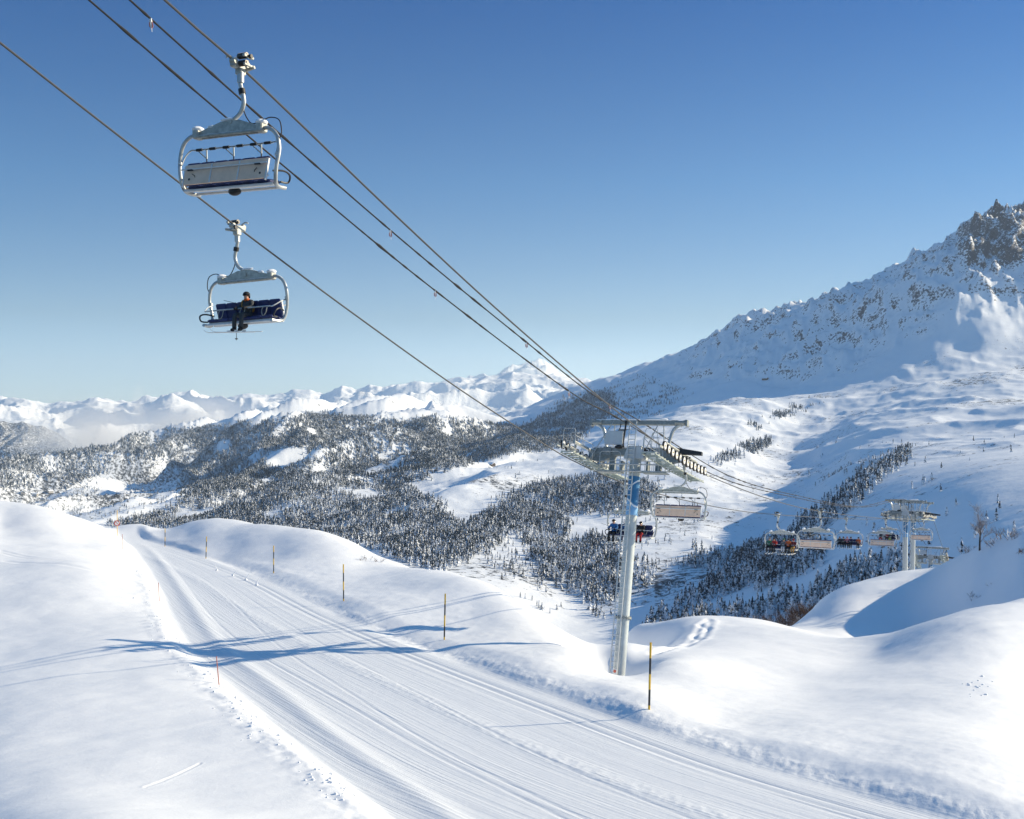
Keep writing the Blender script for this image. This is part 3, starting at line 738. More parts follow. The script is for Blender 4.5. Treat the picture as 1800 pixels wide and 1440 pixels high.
GALV = simple('galvanised_steel', (.46, .48, .48), .42, .55, .15, 9, snow=.22)
GALV_DK = simple('weathered_steel', (.27, .29, .28), .55, .2, .25, 7, snow=.16)
STEEL_SNOW = simple('frosted_steel', (.40, .41, .38), .5, .2, .3, 7, snow=.34)
BLACK = simple('black_rubber', (.018, .018, .02), .6, 0, .2, 12)
BLACK_FROST = simple('black_steel', (.025, .027, .032), .5, .1, .2, 12, snow=.12)
TAN = simple('tan_back_shell', (.90, .63, .46), .55, 0, .10, 3.5)
BLUE = simple('blue_padding', (.016, .028, .12), .6, 0, .25, 5)
WHITE_F = simple('white_rail', (.70, .71, .72), .45, 0, .08, 6)
simple_snow = simple('lying_snow', (.86, .88, .91), .8, 0, .02, 8)
COPPER = simple('spring_steel', (.16, .15, .14), .35, .8, .2, 10)

TH = math.atan(.493)
DIR = Vector((math.sin(TH), math.cos(TH), 0)); SIDE = Vector((math.cos(TH), -math.sin(TH), 0))

# ------------------------------------------------------------------ six-seat chair (origin on the rope, travel +y, outward +x)
CX = -.3
def make_chair(lowered):
    root = empty('lift_chair')
    g_ = MB(); g_.box((0, 0, -.02), (.16, .62, .2), bev=.03).box((.02, .05, -.17), (.2, .26, .2), bev=.03)
    g_.cyl((-.05, -.27, .05), (.12, -.27, .05), .085, 12).cyl((-.05, .27, .05), (.12, .27, .05), .085, 12)
    g_.tube(arc([(.02, -.1, .05), (-.12, -.22, .2), (-.22, -.26, .17)]), .03, 6).box((.3, .02, .2), (.08, .42, .07), bev=.01).box((.3, .02, -.03), (.07, .36, .06), bev=.01)
    g_.cyl((.1, .2, -.1), (.36, .22, -.04), .05, 8)
    gp = g_.build('grip', STEEL_SNOW, root)
    for sx_, sz_ in ((.22, .22), (.26, .02)):
        s_ = MB()
        for k in range(9): s_.cyl((.02 + sx_ * .1 + k * .032, -.05, sz_), (.036 + sx_ * .1 + k * .032, -.05, sz_), .085, 12)
        s_.cyl((.0, -.05, sz_), (.34, -.05, sz_), .05, 8); s_.build('spring', COPPER, gp)
    w_ = MB(); w_.cyl((.36, .02, .2), (.42, .02, .2), .06, 12); w_.cyl((-.12, .24, -.02), (-.06, .24, -.02), .08, 12); w_.build('roller', BLACK_FROST, gp)
    h_ = MB(); h_.tube(arc([(.02, 0, -.12), (.05, 0, -.5), (.15, 0, -.85), (.17, 0, -1.08), (.06, 0, -1.32), (-.15, 0, -1.47)]), .062, 10)
    h_.box((.06, 0, -.34), (.17, .14, .34), bev=.03)
    hg = h_.build('hanger', GALV, root)
    MB().cyl((.10, 0, -.66), (.13, 0, -.8), .095, 12).build('damper', BLACK, hg)
    b_ = MB(); b_.prism([(CX - 1.05, -1.80), (CX + 1.05, -1.80), (CX + 1.02, -1.72), (CX + .36, -1.50), (CX - .26, -1.50), (CX - 1.02, -1.72)], -.045, .045)
    b_.cyl((CX - 1.15, .085, -1.86), (CX + 1.15, .085, -1.86), .045, 8).cyl((CX - 1.15, -.085, -1.86), (CX + 1.15, -.085, -1.86), .045, 8)
    for s in (-1, 1): b_.box((CX + s * 1.08, 0, -1.78), (.2, .3, .26), bev=.03)
    b_.cyl((CX + .05, -.06, -1.52), (CX + .05, .06, -1.52), .07, 12); b_.box((CX, .1, -1.66), (.12, .02, .12))
    bm_ = b_.build('crossbeam', STEEL_SNOW, root)
    for c_, r_ in (((CX - 1.08, 0, -1.63), (.16, .19, .085)), ((CX + 1.08, 0, -1.63), (.16, .19, .085)), ((CX - .02, 0, -1.455), (.3, .08, .045)), ((CX - .62, 0, -1.6), (.12, .07, .05))):
        MB().ball(c_, r_, 10, 6).build('snow_cap', simple_snow, bm_)
    for s in (-1, 1):
        f_ = MB(); f_.tube(arc([(CX + s * 1.0, 0, -1.8), (CX + s * 1.32, 0, -1.81), (CX + s * 1.58, -.01, -2.02), (CX + s * 1.68, -.03, -2.42), (CX + s * 1.63, -.08, -2.9), (CX + s * 1.56, .0, -3.26), (CX + s * 1.5, .2, -3.36), (CX + s * 1.46, .56, -3.34)]), .055, 10)
        f_.box((CX + s * 1.64, -.06, -2.55), (.1, .12, .1), bev=.02)
        f_.build('side_frame', GALV, root)
        a_ = MB(); a_.tube(arc([(CX + s * 1.5, -.05, -2.98), (CX + s * 1.62, .28, -2.94), (CX + s * 1.64, .52, -3.02), (CX + s * 1.56, .56, -3.2), (CX + s * 1.5, .3, -3.22)]), .028, 8)
        a_.build('armrest', BLACK_FROST, root)
    T = Matrix.Rotation(math.radians(-14), 4, 'X')
    bk = MB(); bk.box((CX, -.17, -2.92), (2.78, .035, .60), T, bev=.012); back = bk.build('back_shell', TAN, root)
    rl = MB()
    for z0, r_ in ((.14, .022), (-.2, .03)): rl.cyl((CX - 1.44, -.215 - z0 * .25, -2.92 + z0), (CX + 1.44, -.215 - z0 * .25, -2.92 + z0), r_, 8)
    for x0 in (-.47, .47): rl.box((CX + x0, -.20, -2.92), (.035, .02, .56), T)
    for s in (-1, 1): rl.box((CX + s * 1.40, -.17, -2.95), (.04, .06, .62), T)
    rl.build('back_rail', WHITE_F, back)
    lk = MB()
    for s in (-1, 1): lk.box((CX + s * 1.14, -.245, -2.8), (.2, .05, .05), bev=.01).cyl((CX + s * 1.2, -.16, -3.06), (CX + s * 1.2, -.225, -3.05), .035, 8).tube([(CX + s * 1.1, -.22, -2.9), (CX + s * 1.02, -.215, -2.96), (CX + s * 1.0, -.2, -3.02)], .01, 5)
    lk.build('hinge', BLACK, back)
    pd = MB()
    for k in range(6): pd.box((CX - 1.165 + k * .466, -.105, -2.9), (.462, .10, .68), T, bev=.035)
    pd.build('back_padding', BLUE, root)
    st = MB()
    for k in range(6): st.box((CX - 1.165 + k * .466, .2, -3.22), (.462, .54, .11), Matrix.Rotation(math.radians(5), 4, 'X'), bev=.04)
    seat = st.build('seat', BLUE, root)
    un = MB(); un.box((CX, .17, -3.30), (2.74, .42, .03), Matrix.Rotation(math.radians(5), 4, 'X')).cyl((CX - 1.5, .43, -3.34), (CX + 1.5, .43, -3.34), .04, 8).cyl((CX - 1.5, -.05, -3.33), (CX + 1.5, -.05, -3.33), .045, 8)
    un.build('seat_pan', WHITE_F, seat)
    lb = MB(); lb.ball((CX + .12, .1, -3.42), (.2, .14, .12), 12, 7).cyl((CX + .12, .1, -3.3), (CX + .12, .1, -3.42), .1, 10); lb.build('lock_housing', BLACK, seat)
    sb = MB()
    if lowered:
        by, bz, py_ = .46, -2.86, -.10
    else:
        by, bz, py_ = .16, -2.16, -.06
    for s in (-1, 1): sb.tube(arc([(CX + s * 1.6, py_, -2.6), (CX + s * 1.57, (py_ + by) / 2, (bz - 2.6) / 2 + .03), (CX + s * 1.47, by, bz), (CX + s * 1.3, by, bz)]), .022, 8)
    sb.cyl((CX - 1.35, by, bz), (CX + 1.35, by, bz), .024, 8)
    sbo = sb.build('safety_bar', GALV, root)
    for k in range(6):
        x0 = CX - 1.165 + k * .466
        if lowered: k % 2 == 0 and MB().tube(arc([(x0 - .05, by, bz), (x0 + .0, by + .02, bz - .22), (x0 + .12, by + .03, bz - .3), (x0 + .16, by + .02, bz - .12), (x0 + .1, by, bz)], 5), .016, 6).build('foot_loop', GALV_DK, sbo)
        else:
            MB().cyl((x0 - .1, by, bz), (x0 + .1, by, bz), .042, 8).build('bar_grip', BLACK, sbo)
            if k % 2 == 0:
                x1 = x0 + .23; f2 = MB().tube([(x1 - .3, by, bz), (x1, by + .04, bz - .26)], .018, 6).tube([(x1 + .02, by, bz), (x1, by + .04, bz - .26)], .022, 6); f2.cur = 1; f2.cyl((x1, by + .04, bz - .26), (x1 - .02, by + .06, bz - .46), .018, 6)
                f2.build('footrest', [GALV, BLACK], sbo)
    cb = MB(); cb.tube(arc([(.14, .03, -.95), (.18, .03, -1.3), (.42, .02, -1.62), (.75, 0, -1.6), (1.05, .02, -1.52), (1.34, .02, -1.62), (1.42, .02, -1.95), (1.36, -.02, -2.2), (1.40, -.06, -2.5)]), .016, 6)
    cb.build('control_cable', BLACK, root)
    return root


# rope height by distance ahead, measured along each side of the line
ROPE_R = [(2, 21.5), (12, 17.2), (28.5, 10.3), (31.0, 9.45), (38, 6.65), (44.9, 4.02), (54, .85), (63.7, -2.23), (67.5, -3.25), (71.2, -4.15), (85, -6.65), (100, -8.85), (135, -12.9), (165, -15.9), (176, -16.75), (184, -17.5), (194, -21.8), (206, -27.4), (240, -40)]
ROPE_L = [(2, 22.5), (12, 17.9), (30.6, 9.9), (39.2, 6.37), (45.7, 3.85), (54, .82), (63.8, -2.40), (67.5, -3.40), (71.7, -4.42), (77, -5.5), (95, -8.3), (111.8, -10.35), (143, -13.7), (165, -15.9), (176, -16.75), (184, -17.5), (194, -21.8), (206, -27.4), (240, -40)]
XR, XL = -22.8, -28.9
def rope_pt(side, d):
    R = ROPE_R if side > 0 else ROPE_L
    p = np.array(R); 
    # monotone cubic through the measured points
    i = int(np.clip(np.searchsorted(p[:, 0], d) - 1, 0, len(p) - 2)); h = p[i + 1, 0] - p[i, 0]
    def sl(k):
        k0, k1 = max(k - 1, 0), min(k + 1, len(p) - 1); return (p[k1, 1] - p[k0, 1]) / (p[k1, 0] - p[k0, 0])
    t = (d - p[i, 0]) / h; m0, m1 = sl(i) * h, sl(i + 1) * h
    z = (2 * t ** 3 - 3 * t * t + 1) * p[i, 1] + (t ** 3 - 2 * t * t + t) * m0 + (-2 * t ** 3 + 3 * t * t) * p[i + 1, 1] + (t ** 3 - t * t) * m1
    return Vector(((XR if side > 0 else XL) + .493 * d, d, z))
ch_up = make_chair(False); ch_dn = make_chair(True)
CHAIRS = []
GRP = 'chairs hanging along the lift ropes'
def put_chair(side, d, label, proto, swing=0.0, yaw=0.0):
    c = proto if proto.get('label') is None else copy_tree(proto)
    c.location = rope_pt(side, d)
    c.rotation_euler = (0, swing, -TH + yaw + (0 if side > 0 else math.pi))
    tag(c, label, 'chairlift chair', GRP); CHAIRS.append(c); return c
put_chair(1, 31.1, 'empty six-seat chair with tan back nearest the camera, high in the blue sky', ch_up, .01, .03)
put_chair(1, 66.6, 'empty tan-backed chair just leaving the wheels of the big pylon on its right side', ch_up)
put_chair(1, 102.3, 'empty tan-backed chair between two full chairs far along the lift', ch_up)
put_chair(1, 138, 'empty grey-backed chair just left of the far twin pylons', ch_up)
put_chair(1, 173, 'empty chair hanging just right of the far twin pylons', ch_up)
cA = put_chair(-1, 39.4, 'blue padded chair carrying one lone skier in front of open sky', ch_dn, .03)
cB = put_chair(-1, 73.8, 'occupied chair partly hidden behind the pole of the big pylon', ch_dn)
cC = put_chair(-1, 111.8, 'chair full of skiers left of the empty tan-backed far chair', ch_dn)
cD = put_chair(-1, 145.5, 'chair full of dark-clad skiers between two empty far chairs', ch_dn)
cE = put_chair(-1, 176.8, 'crowded chair passing behind the pole of the far pylons', ch_dn)
# ------------------------------------------------------------------ pylons
def wrap_mat():
    m, nt, b, out = new_mat('blue_printed_wrap')
    o = N(nt, 'ShaderNodeTexCoord').outputs['Object']; sx = N(nt, 'ShaderNodeSeparateXYZ'); L(nt, o, sx.inputs[0])
    wave = math_n(nt, 'ADD', sx.outputs[2], math_n(nt, 'MULTIPLY', math_n(nt, 'SINE', math_n(nt, 'MULTIPLY', sx.outputs[0], 5.0)), .22))
    c = mixc(nt, ramp(nt, wave, -3.15, -2.85), (.22, .45, .72), (.035, .17, .36))
    e = math_n(nt, 'ABSOLUTE', math_n(nt, 'ADD', wave, 3.02))
    c = mixc(nt, math_n(nt, 'LESS_THAN', e, .055), c, (.75, .80, .86))
    w2 = math_n(nt, 'ABSOLUTE', math_n(nt, 'ADD', math_n(nt, 'ADD', sx.outputs[2], math_n(nt, 'MULTIPLY', sx.outputs[0], -.9)), 2.0))
    c = mixc(nt, math_n(nt, 'LESS_THAN', w2, .05), c, (.72, .78, .85))
    L(nt, c, b.inputs['Base Color']); b.inputs['Roughness'].default_value = .4
    return m
WRAP = wrap_mat(); POLE = simple('pole_zinc', (.50, .54, .54), .5, .25, .10, 2.0)
PLATE = simple('grey_plate', (.55, .57, .57), .5, .2, .06, 3); YEL = simple('yellow_grease_cap', (.55, .40, .03), .5)
def make_pylon():
    """origin at the middle of the crossarm, +z along the pole, +y along the line downhill"""
    root = empty('lift_pylon')
    p = MB(); p.tube([(0, 0, -.2), (0, 0, -6), (0, 0, -18)], [.33, .345, .37], 24); pole = p.build('pole', POLE, root)
    p = MB(); p.tube([(0, 0, -1.45), (0, 0, -3.75)], [.345, .348], 24, cap=False); p.build('blue_wrap', WRAP, pole)
    p = MB(); p.cyl((0, 0, -9.62), (0, 0, -9.72), .47, 24)
    for k in range(16): p.cyl((.43 * math.cos(k * .393), .43 * math.sin(k * .393), -9.56), (.43 * math.cos(k * .393), .43 * math.sin(k * .393), -9.78), .02, 6)
    p.build('flange', GALV_DK, pole)
    p = MB(); lx, ly = -.16, -.50
    for s in (-1, 1): p.box((lx + s * .21, ly, -6.6), (.06, .05, 16.8))
    for k in range(56): p.cyl((lx - .2, ly, -14.9 + k * .3), (lx + .2, ly, -14.9 + k * .3), .024, 6)
    for k in range(6): p.box((lx + .2, ly + .1, -13 + k * 2.2), (.04, .24, .05)).box((lx - .2, ly + .14, -13 + k * 2.2), (.04, .3, .05))
    p.build('ladder', PLATE, pole)
    wp = MB(); wp.box((-.05, -.56, -12.75), (.26, .02, .34)); wp.cur = 1; wp.cyl((-.05, -.572, -12.72), (-.05, -.58, -12.72), .09, 12); wp.build('warning_plate', [WHITE_F, simple('warning_red', (.55, .12, .08), .5, 0, .1, 3)], pole)
    p = MB(); p.prism([(-.62, -.42), (.62, -.42), (.62, -.3), (.42, .28), (-.42, .28), (-.62, -.3)], -.42, .42); p.box((0, 0, .31), (.95, .9, .05)); p.build('head_saddle', PLATE, root)
    p = MB(); p.box((0, 0, .02), (5.4, .42, .46), bev=.03)
    for s in (-1, 1):
        p.prism([(s * 1.2, -.2), (s * 2.6, -.2), (s * 2.75, -.5), (s * 2.2, -.62)], -.2, .2)
        for yy in (-.26, .26): p.box((s * 1.75, yy, .02), (.5, .04, .56))
    arm = p.build('crossarm', GALV_DK, root)
    p = MB(); p.box((0, 0, .285), (5.3, .44, .07), bev=.03); p.build('snow_cap', simple_snow, arm)
    # lifting gantry
    p = MB(); p.box((0, 0, 1.82), (5.9, .26, .30), bev=.03)
    for s in (-1, 1): p.cyl((s * 2.3, -.14, 1.82), (s * 2.9, -.14, 1.82), .12, 12).box((s * 2.98, 0, 1.80), (.14, .34, .36))
    tb = p.build('gantry_beam', GALV_DK, root)
    MB().box((-1.3, 0, 1.985), (2.8, .24, .05), bev=.02).build('snow_cap', simple_snow, tb); MB().ball((1.1, 0, 2.02), (.75, .2, .12), 10, 6).build('snow_cap', simple_snow, tb)
    for s in (-1, 1):
        p = MB(); pa = arc([(s * 1.92, 0, .22), (s * 2.02, 0, .8), (s * 2.18, 0, 1.35), (s * 2.5, 0, 1.66), (s * 2.7, 0, 1.7)], 5)
        for i in range(len(pa) - 1):
            a, b2 = pa[i], pa[i + 1]; p.cyl(a, b2, .105, 8)
        p.tube([(s * 1.6, .3, .2), (s * 1.55, .1, 1.68)], .035, 6).tube([(s * 1.62, .25, .9), (s * 2.05, 0, 1.0)], .03, 6)
        p.build('gantry_leg', GALV, root)
    for a, b2 in (((-2.95, -.5, -.85), (-1.55, -.1, 1.9)), ((.7, -.3, .2), (1.35, -.05, 1.95))):
        MB().tube([a, b2], .035, 6).build('brace', GALV, root)
    p = MB(); p.box((-1.35, -.32, .82), (1.12, .1, .86), bev=.02); bx = p.build('control_box', PLATE, root)
    p = MB(); p.tube(arc([(-.72, -.2, 1.9), (-.74, -.24, 1.2), (-.78, -.26, .6), (-.72, -.3, .25)]), .055, 6).tube(arc([(-1.05, -.18, 1.7), (-1.08, -.2, 1.45), (-1.14, -.3, 1.2)]), .03, 6).ball((-1.0, -.34, .28), (.28, .12, .12), 8, 5)
    p.build('feed_cable', BLACK, root)
    # number on its plate
    p = MB(); p.box((.78, -.27, .02), (.62, .05, .42)); npl = p.build('number_plate', BLACK, root)
    cu = bpy.data.curves.new('numeral', 'FONT'); cu.body = '2'; cu.size = .42; cu.extrude = .004; cu.align_x = 'CENTER'; cu.align_y = 'CENTER'
    tmp = bpy.data.objects.new('numeral_source', cu); COL.objects.link(tmp); bpy.context.view_layer.update()
    me_ = bpy.data.meshes.new_from_object(tmp.evaluated_get(bpy.context.evaluated_depsgraph_get())); bpy.data.objects.remove(tmp)
    me_.transform(Matrix.Translation((.8, -.302, .02)) @ Matrix.Rotation(math.pi / 2, 4, 'X')); me_.materials.clear(); me_.materials.append(WHITE_F)
    no = bpy.data.objects.new('numeral', me_); COL.objects.link(no); no.parent = npl
    # service platforms under the head
    p = MB()
    for x0, x1, y0 in ((-2.05, -.75, -.62), (.55, 1.65, -.62), (-2.05, -.75, .62), (.55, 1.65, .62)):
        for z0, z1 in ((-1.2, -.05),):
            lp = [(x0, z0), (x0, z1 - .12), (x0 + .12, z1), (x1 - .12, z1), (x1, z1 - .12), (x1, z0)]
            p.tube([(q[0], y0, q[1]) for q in lp], .026, 6); p.tube([(x0, y0, -.62), (x1, y0, -.62)], .02, 6)
            for k in range(1, 4): p.tube([(x0 + (x1 - x0) * k / 4, y0, -1.2), (x0 + (x1 - x0) * k / 4, y0, -.62)], .018, 6)
    for x0, x1 in ((.62, 1.55),): p.tube([(x0, -.62, -.05), (x0, -.62, .8), (x1, -.62, .8), (x1, -.62, -.05)], .026, 6).tube([(x0, -.62, .8), (2.6, -.9, -1.15)], .024, 6)
    p.tube([(-2.6, -.66, -.82), (2.2, -.66, -.82)], .04, 6).tube([(-2.6, -.66, -1.22), (2.4, -.66, -1.22)], .04, 6)
    p.build('guard_rail', GALV, root)
    p = MB()
    for s in (-1, 1):
        p.box((s * 1.4, -.35, -1.27), (1.5, .7, .05)); p.box((s * .8, 0, -.9), (.1, .5, .7)); p.box((s * 1.45, 0, -.75), (.32, .3, 1.0))
    for k in range(7): p.ball((-2.0 + k * .62 + .1 * (k % 2), -.4, -1.22), (.26, .24, .06), 8, 5)
    p.build('platform', GALV_DK, root)
    # wheel trains
    wheel = None
    for s in (-1, 1):
        xr = s * 3.05
        def zr(y): return -.78 + .0098 * y * y
        t_ = MB()
        for k in range(7):
            y0 = -4.05 + k * 1.24; t_.tube([(xr - s * .12, y0 - .08, zr(y0) + .27), (xr - s * .12, y0 + .70, zr(y0 + .62) + .27)], .06, 6)
        for k in range(3): y0 = -3.4 + k * 2.48; t_.tube([(xr - s * .2, y0 - .0, zr(y0) + .34), (xr - s * .2, y0 + 1.24, zr(y0 + 1.2) + .34)], .075, 6)
        t_.tube([(xr - s * .28, -3.0, .02), (xr - s * .28, 3.0, .02)], .1, 8); t_.box((xr - s * .3, 0, -.1), (.4, .5, .5), bev=.03)
        for y0 in (-2.6, 2.6): t_.tube([(xr - s * .28, y0, .02), (xr - s * .2, y0, zr(y0) + .34)], .06, 6)
        for y0 in (-4.5, 4.5): t_.box((xr + s * .02, y0, zr(4.5) + .1), (.08, .5, .12))
        tr = t_.build('wheel_train', STEEL_SNOW, root)
        for k in range(12):
            y0 = -3.9 + k * .71
            if wheel is None:
                w_ = MB(); w_.cyl((-.05, 0, 0), (.05, 0, 0), .27, 18); w_.cur = 1; w_.cyl((-.058, 0, 0), (.058, 0, 0), .20, 18); w_.cur = 2; w_.cyl((-.08, 0, 0), (.08, 0, 0), .045, 8)
                wheel = w_.build('sheave', [BLACK, WHITE_F, YEL], tr); wo = wheel
            else:
                wo = wheel.copy(); COL.objects.link(wo); wo.parent = tr
            wo.location = (xr, y0, zr(y0) + .27 + .04)
        # catwalk of open treads on the inner side, with its rail
        zc = -.92; c_ = MB(); Tr = Matrix.Rotation(math.radians(12), 4, 'X')
        for k in range(18):
            y0 = -4.5 + k * .53; c_.box((s * 2.42, y0, zc + .004 * y0 * y0), (.78, .3, .075), Tr)
        for xx in (2.02, 2.82): c_.tube([(s * xx, -4.6, zc), (s * xx, 0, zc - .07), (s * xx, 4.6, zc)], .035, 6)
        cw = c_.build('catwalk', simple('catwalk_grating_%d' % s, (.36, .40, .36), .5, .2, .15, 5, snow=.2) if s < 0 else bpy.data.materials['catwalk_grating_-1'], root)
        for ys in ((-4.5, -3.2, -1.8), (1.8, 3.2, 4.5)):
          r_ = MB()
          for y0 in ys: r_.tube([(s * 2.06, y0, zc), (s * 2.06, y0, zc + 1.02)], .02, 6)
          for z0 in (zc + 1.02, zc + .55): r_.tube([(s * 2.06, ys[0], z0), (s * 2.06, ys[-1], z0)], .02, 6)
          r_.build('hand_rail', GALV, cw)
        for y0 in (-4.5, -3.4):
            MB().tube(arc([(s * 2.8, y0, zc), (s * 2.8, y0, zc + 1.3), (s * 2.6, y0, zc + 1.42), (s * 2.3, y0, zc + 1.42), (s * 2.1, y0, zc + 1.3), (s * 2.06, y0, zc)], 3), .02, 6).build('guard_hoop', GALV, cw)
        for k in range(9): MB().ball((s * (2.5 + .1 * math.sin(k * 2.1)), -4.0 + k * .95, zc + .05 + .004 * (-4 + k * .95) ** 2), (.16, .38, .06), 8, 5).build('snow_lump', simple_snow, cw)
    p = MB(); p.prism([(2.2, .3), (2.2, -.12), (4.15, -.18), (4.15, .02)], -.55, -.3); p.build('lifting_arm', BLACK_FROST, root)
    return root
py1 = make_pylon()
def set_pylon(o, X, Y, Z, lean, label):
    o.rotation_mode = 'QUATERNION'
    o.rotation_quaternion = (Matrix.Rotation(-TH, 3, 'Z') @ Matrix.Rotation(-lean, 3, 'X')).to_quaternion()
    o.location = (X, Y, Z); tag(o, label, 'lift pylon', 'pylons carrying the lift ropes')
def cen(d): return (XR + XL) / 2 + .493 * d
Pz = (rope_pt(1, 67.5).z + rope_pt(-1, 67.5).z) / 2 + .76
set_pylon(py1, cen(67.5) - .05, 67.5, Pz, math.radians(13), 'tall grey pylon with a blue band and ladder standing on the snow crest')
py2 = copy_tree(py1); set_pylon(py2, cen(176), 176, rope_pt(1, 176).z + .8, math.radians(4.5), 'nearer and left one of the two far pylons standing close together')
py3 = copy_tree(py1); set_pylon(py3, cen(184.5), 184.5, rope_pt(1, 184.5).z + .75, math.radians(6), 'second of the far twin pylons, half hidden behind its neighbour')
py4 = copy_tree(py1); set_pylon(py4, cen(207), 207, rope_pt(1, 207).z + .9, math.radians(24), 'snowed-up pylon head low behind the hill beyond the twin pylons')

# ------------------------------------------------------------------ ropes and cables
ROPE = simple('steel_rope', (.07, .07, .072), .5, .3, .2, 30)
CABLE = simple('black_cable', (.005, .006, .010), .75, 0, .2, 20)
for s, lab in ((1, 'grey steel haul rope on the right that carries the empty chairs'), (-1, 'grey steel haul rope on the left that carries the lone skier')):
    ds = np.concatenate([np.arange(2, 60, 1.2), np.arange(60, 76, .5), np.arange(76, 240, 2.5)])
    tag(MB().tube([rope_pt(s, d) for d in ds], .034, 8).build('haul_rope', ROPE), lab, 'steel rope', 'haul ropes of the lift')
def frost_path(pts, r, lumps):
    P = arc(pts, 60); R = []
    for i, q in enumerate(P): R.append(r * (1 + lumps * max(0, float(pnoise(q.y * 1.1, q.x * .9)) + .35 * float(pnoise(q.y * 3.1, 7.7)))))
    return P, R
topz = py1.matrix_basis @ Vector((0, 0, 1.95))
tz2 = py2.matrix_basis @ Vector((0, 0, 1.95))
CABS = []
for off, near, lab in ((-26.8, ((5, 21.5), (18, 16.2), (31, 11.15), (39.5, 7.95), (47.8, 5.0), (60.5, .98)), 'lower black signal cable with frost lumps, ending left on the gantry beam'),
                       (-25.8, ((5, 22), (18, 16.5), (31, 11.25), (43, 6.78), (53.7, 3.18), (61, .85)), 'upper black signal cable running close beside the right haul rope')):
    pts = [Vector((off + .493 * d, d, z)) for d, z in near] + [Vector((off + .493 * 67.6, 67.6, topz.z + .02))]
    pts += [Vector((off + .493 * d, d, z)) for d, z in ((85, -4.9), (106, -8.0), (140, -12.0))] + [Vector((off + .493 * 176, 176, tz2.z))]
    pts += [Vector((off + .493 * d, d, z)) for d, z in ((190, -18.8), (207, -24.6))]
    P, R = frost_path(pts, .030, 1.3); CABS.append(P)
    tag(MB().tube(P, R, 7).build('signal_cable', CABLE), lab, 'cable', 'signal cables of the lift')
# marker tags clipped on the cables
RED = simple('faded_red', (.62, .20, .14), .6, 0, .1, 10); FROST = simple('frost', (.82, .84, .87), .7, 0, .05, 12)
mk = empty('cable_marker')
MB().cyl((-.03, 0, -.02), (.03, 0, -.02), .06, 10).build('clamp', FROST, mk)
MB().prism([(-.05, -.08), (.05, -.06), (.07, -.2), (.02, -.26), (-.04, -.2)], -.012, .012).build('flag', RED, mk)
MB().tube([(0, 0, -.05), (.01, 0, -.2), (.035, 0, -.34)], [.03, .022, .008], 6).build('icicle', FROST, mk)
for i, (c, px_, lab) in enumerate(((1, 270, 'small frosted tag on the upper cable near the top of the picture'), (1, 685, 'small red and white tag on the upper cable in mid sky'), (0, 765, 'small pale tag on the lower cable in mid sky'),
                              (1, 925, 'small tag on the upper cable where it crosses the haul rope'), (0, 1000, 'small orange-red tag in front of the pale far peak'), (1, 1072, 'small tag on the cable just above the big pylon'))):
    q = min(CABS[c], key=lambda v: abs(900 + F * v.x / v.y - px_))
    e = mk if i == 0 else copy_tree(mk)
    e.location = q - Vector((0, 0, .02)); e.rotation_euler = (0, 0, -TH + .5); tag(e, lab, 'cable marker', 'marker tags on the signal cables')
# ------------------------------------------------------------------ people
SKIN = simple('skin', (.52, .30, .22), .55, 0, .08, 20)
def cloth(name, c): return simple(name, c, .8, 0, .22, 14, bump=.25)
CL = {k: cloth(k + '_cloth', c) for k, c in dict(black=(.012, .013, .016), charcoal=(.045, .05, .055), grey=(.16, .17, .19), navy=(.010, .016, .07), red=(.42, .018, .02), orange=(.62, .12, .02), blue=(.015, .13, .36),
      green=(.02, .16, .09), pink=(.6, .22, .25), maroon=(.15, .012, .02), ochre=(.38, .20, .04), pale=(.5, .5, .52), lime=(.4, .5, .06)).items()}
LENS = simple('dark_lens', (.01, .01, .012), .12, 0, .1, 5); SKI_W = simple('white_ski', (.72, .72, .70), .35, 0, .06, 3); SKI_O = simple('orange_ski', (.55, .26, .06), .4, 0, .3, 6)

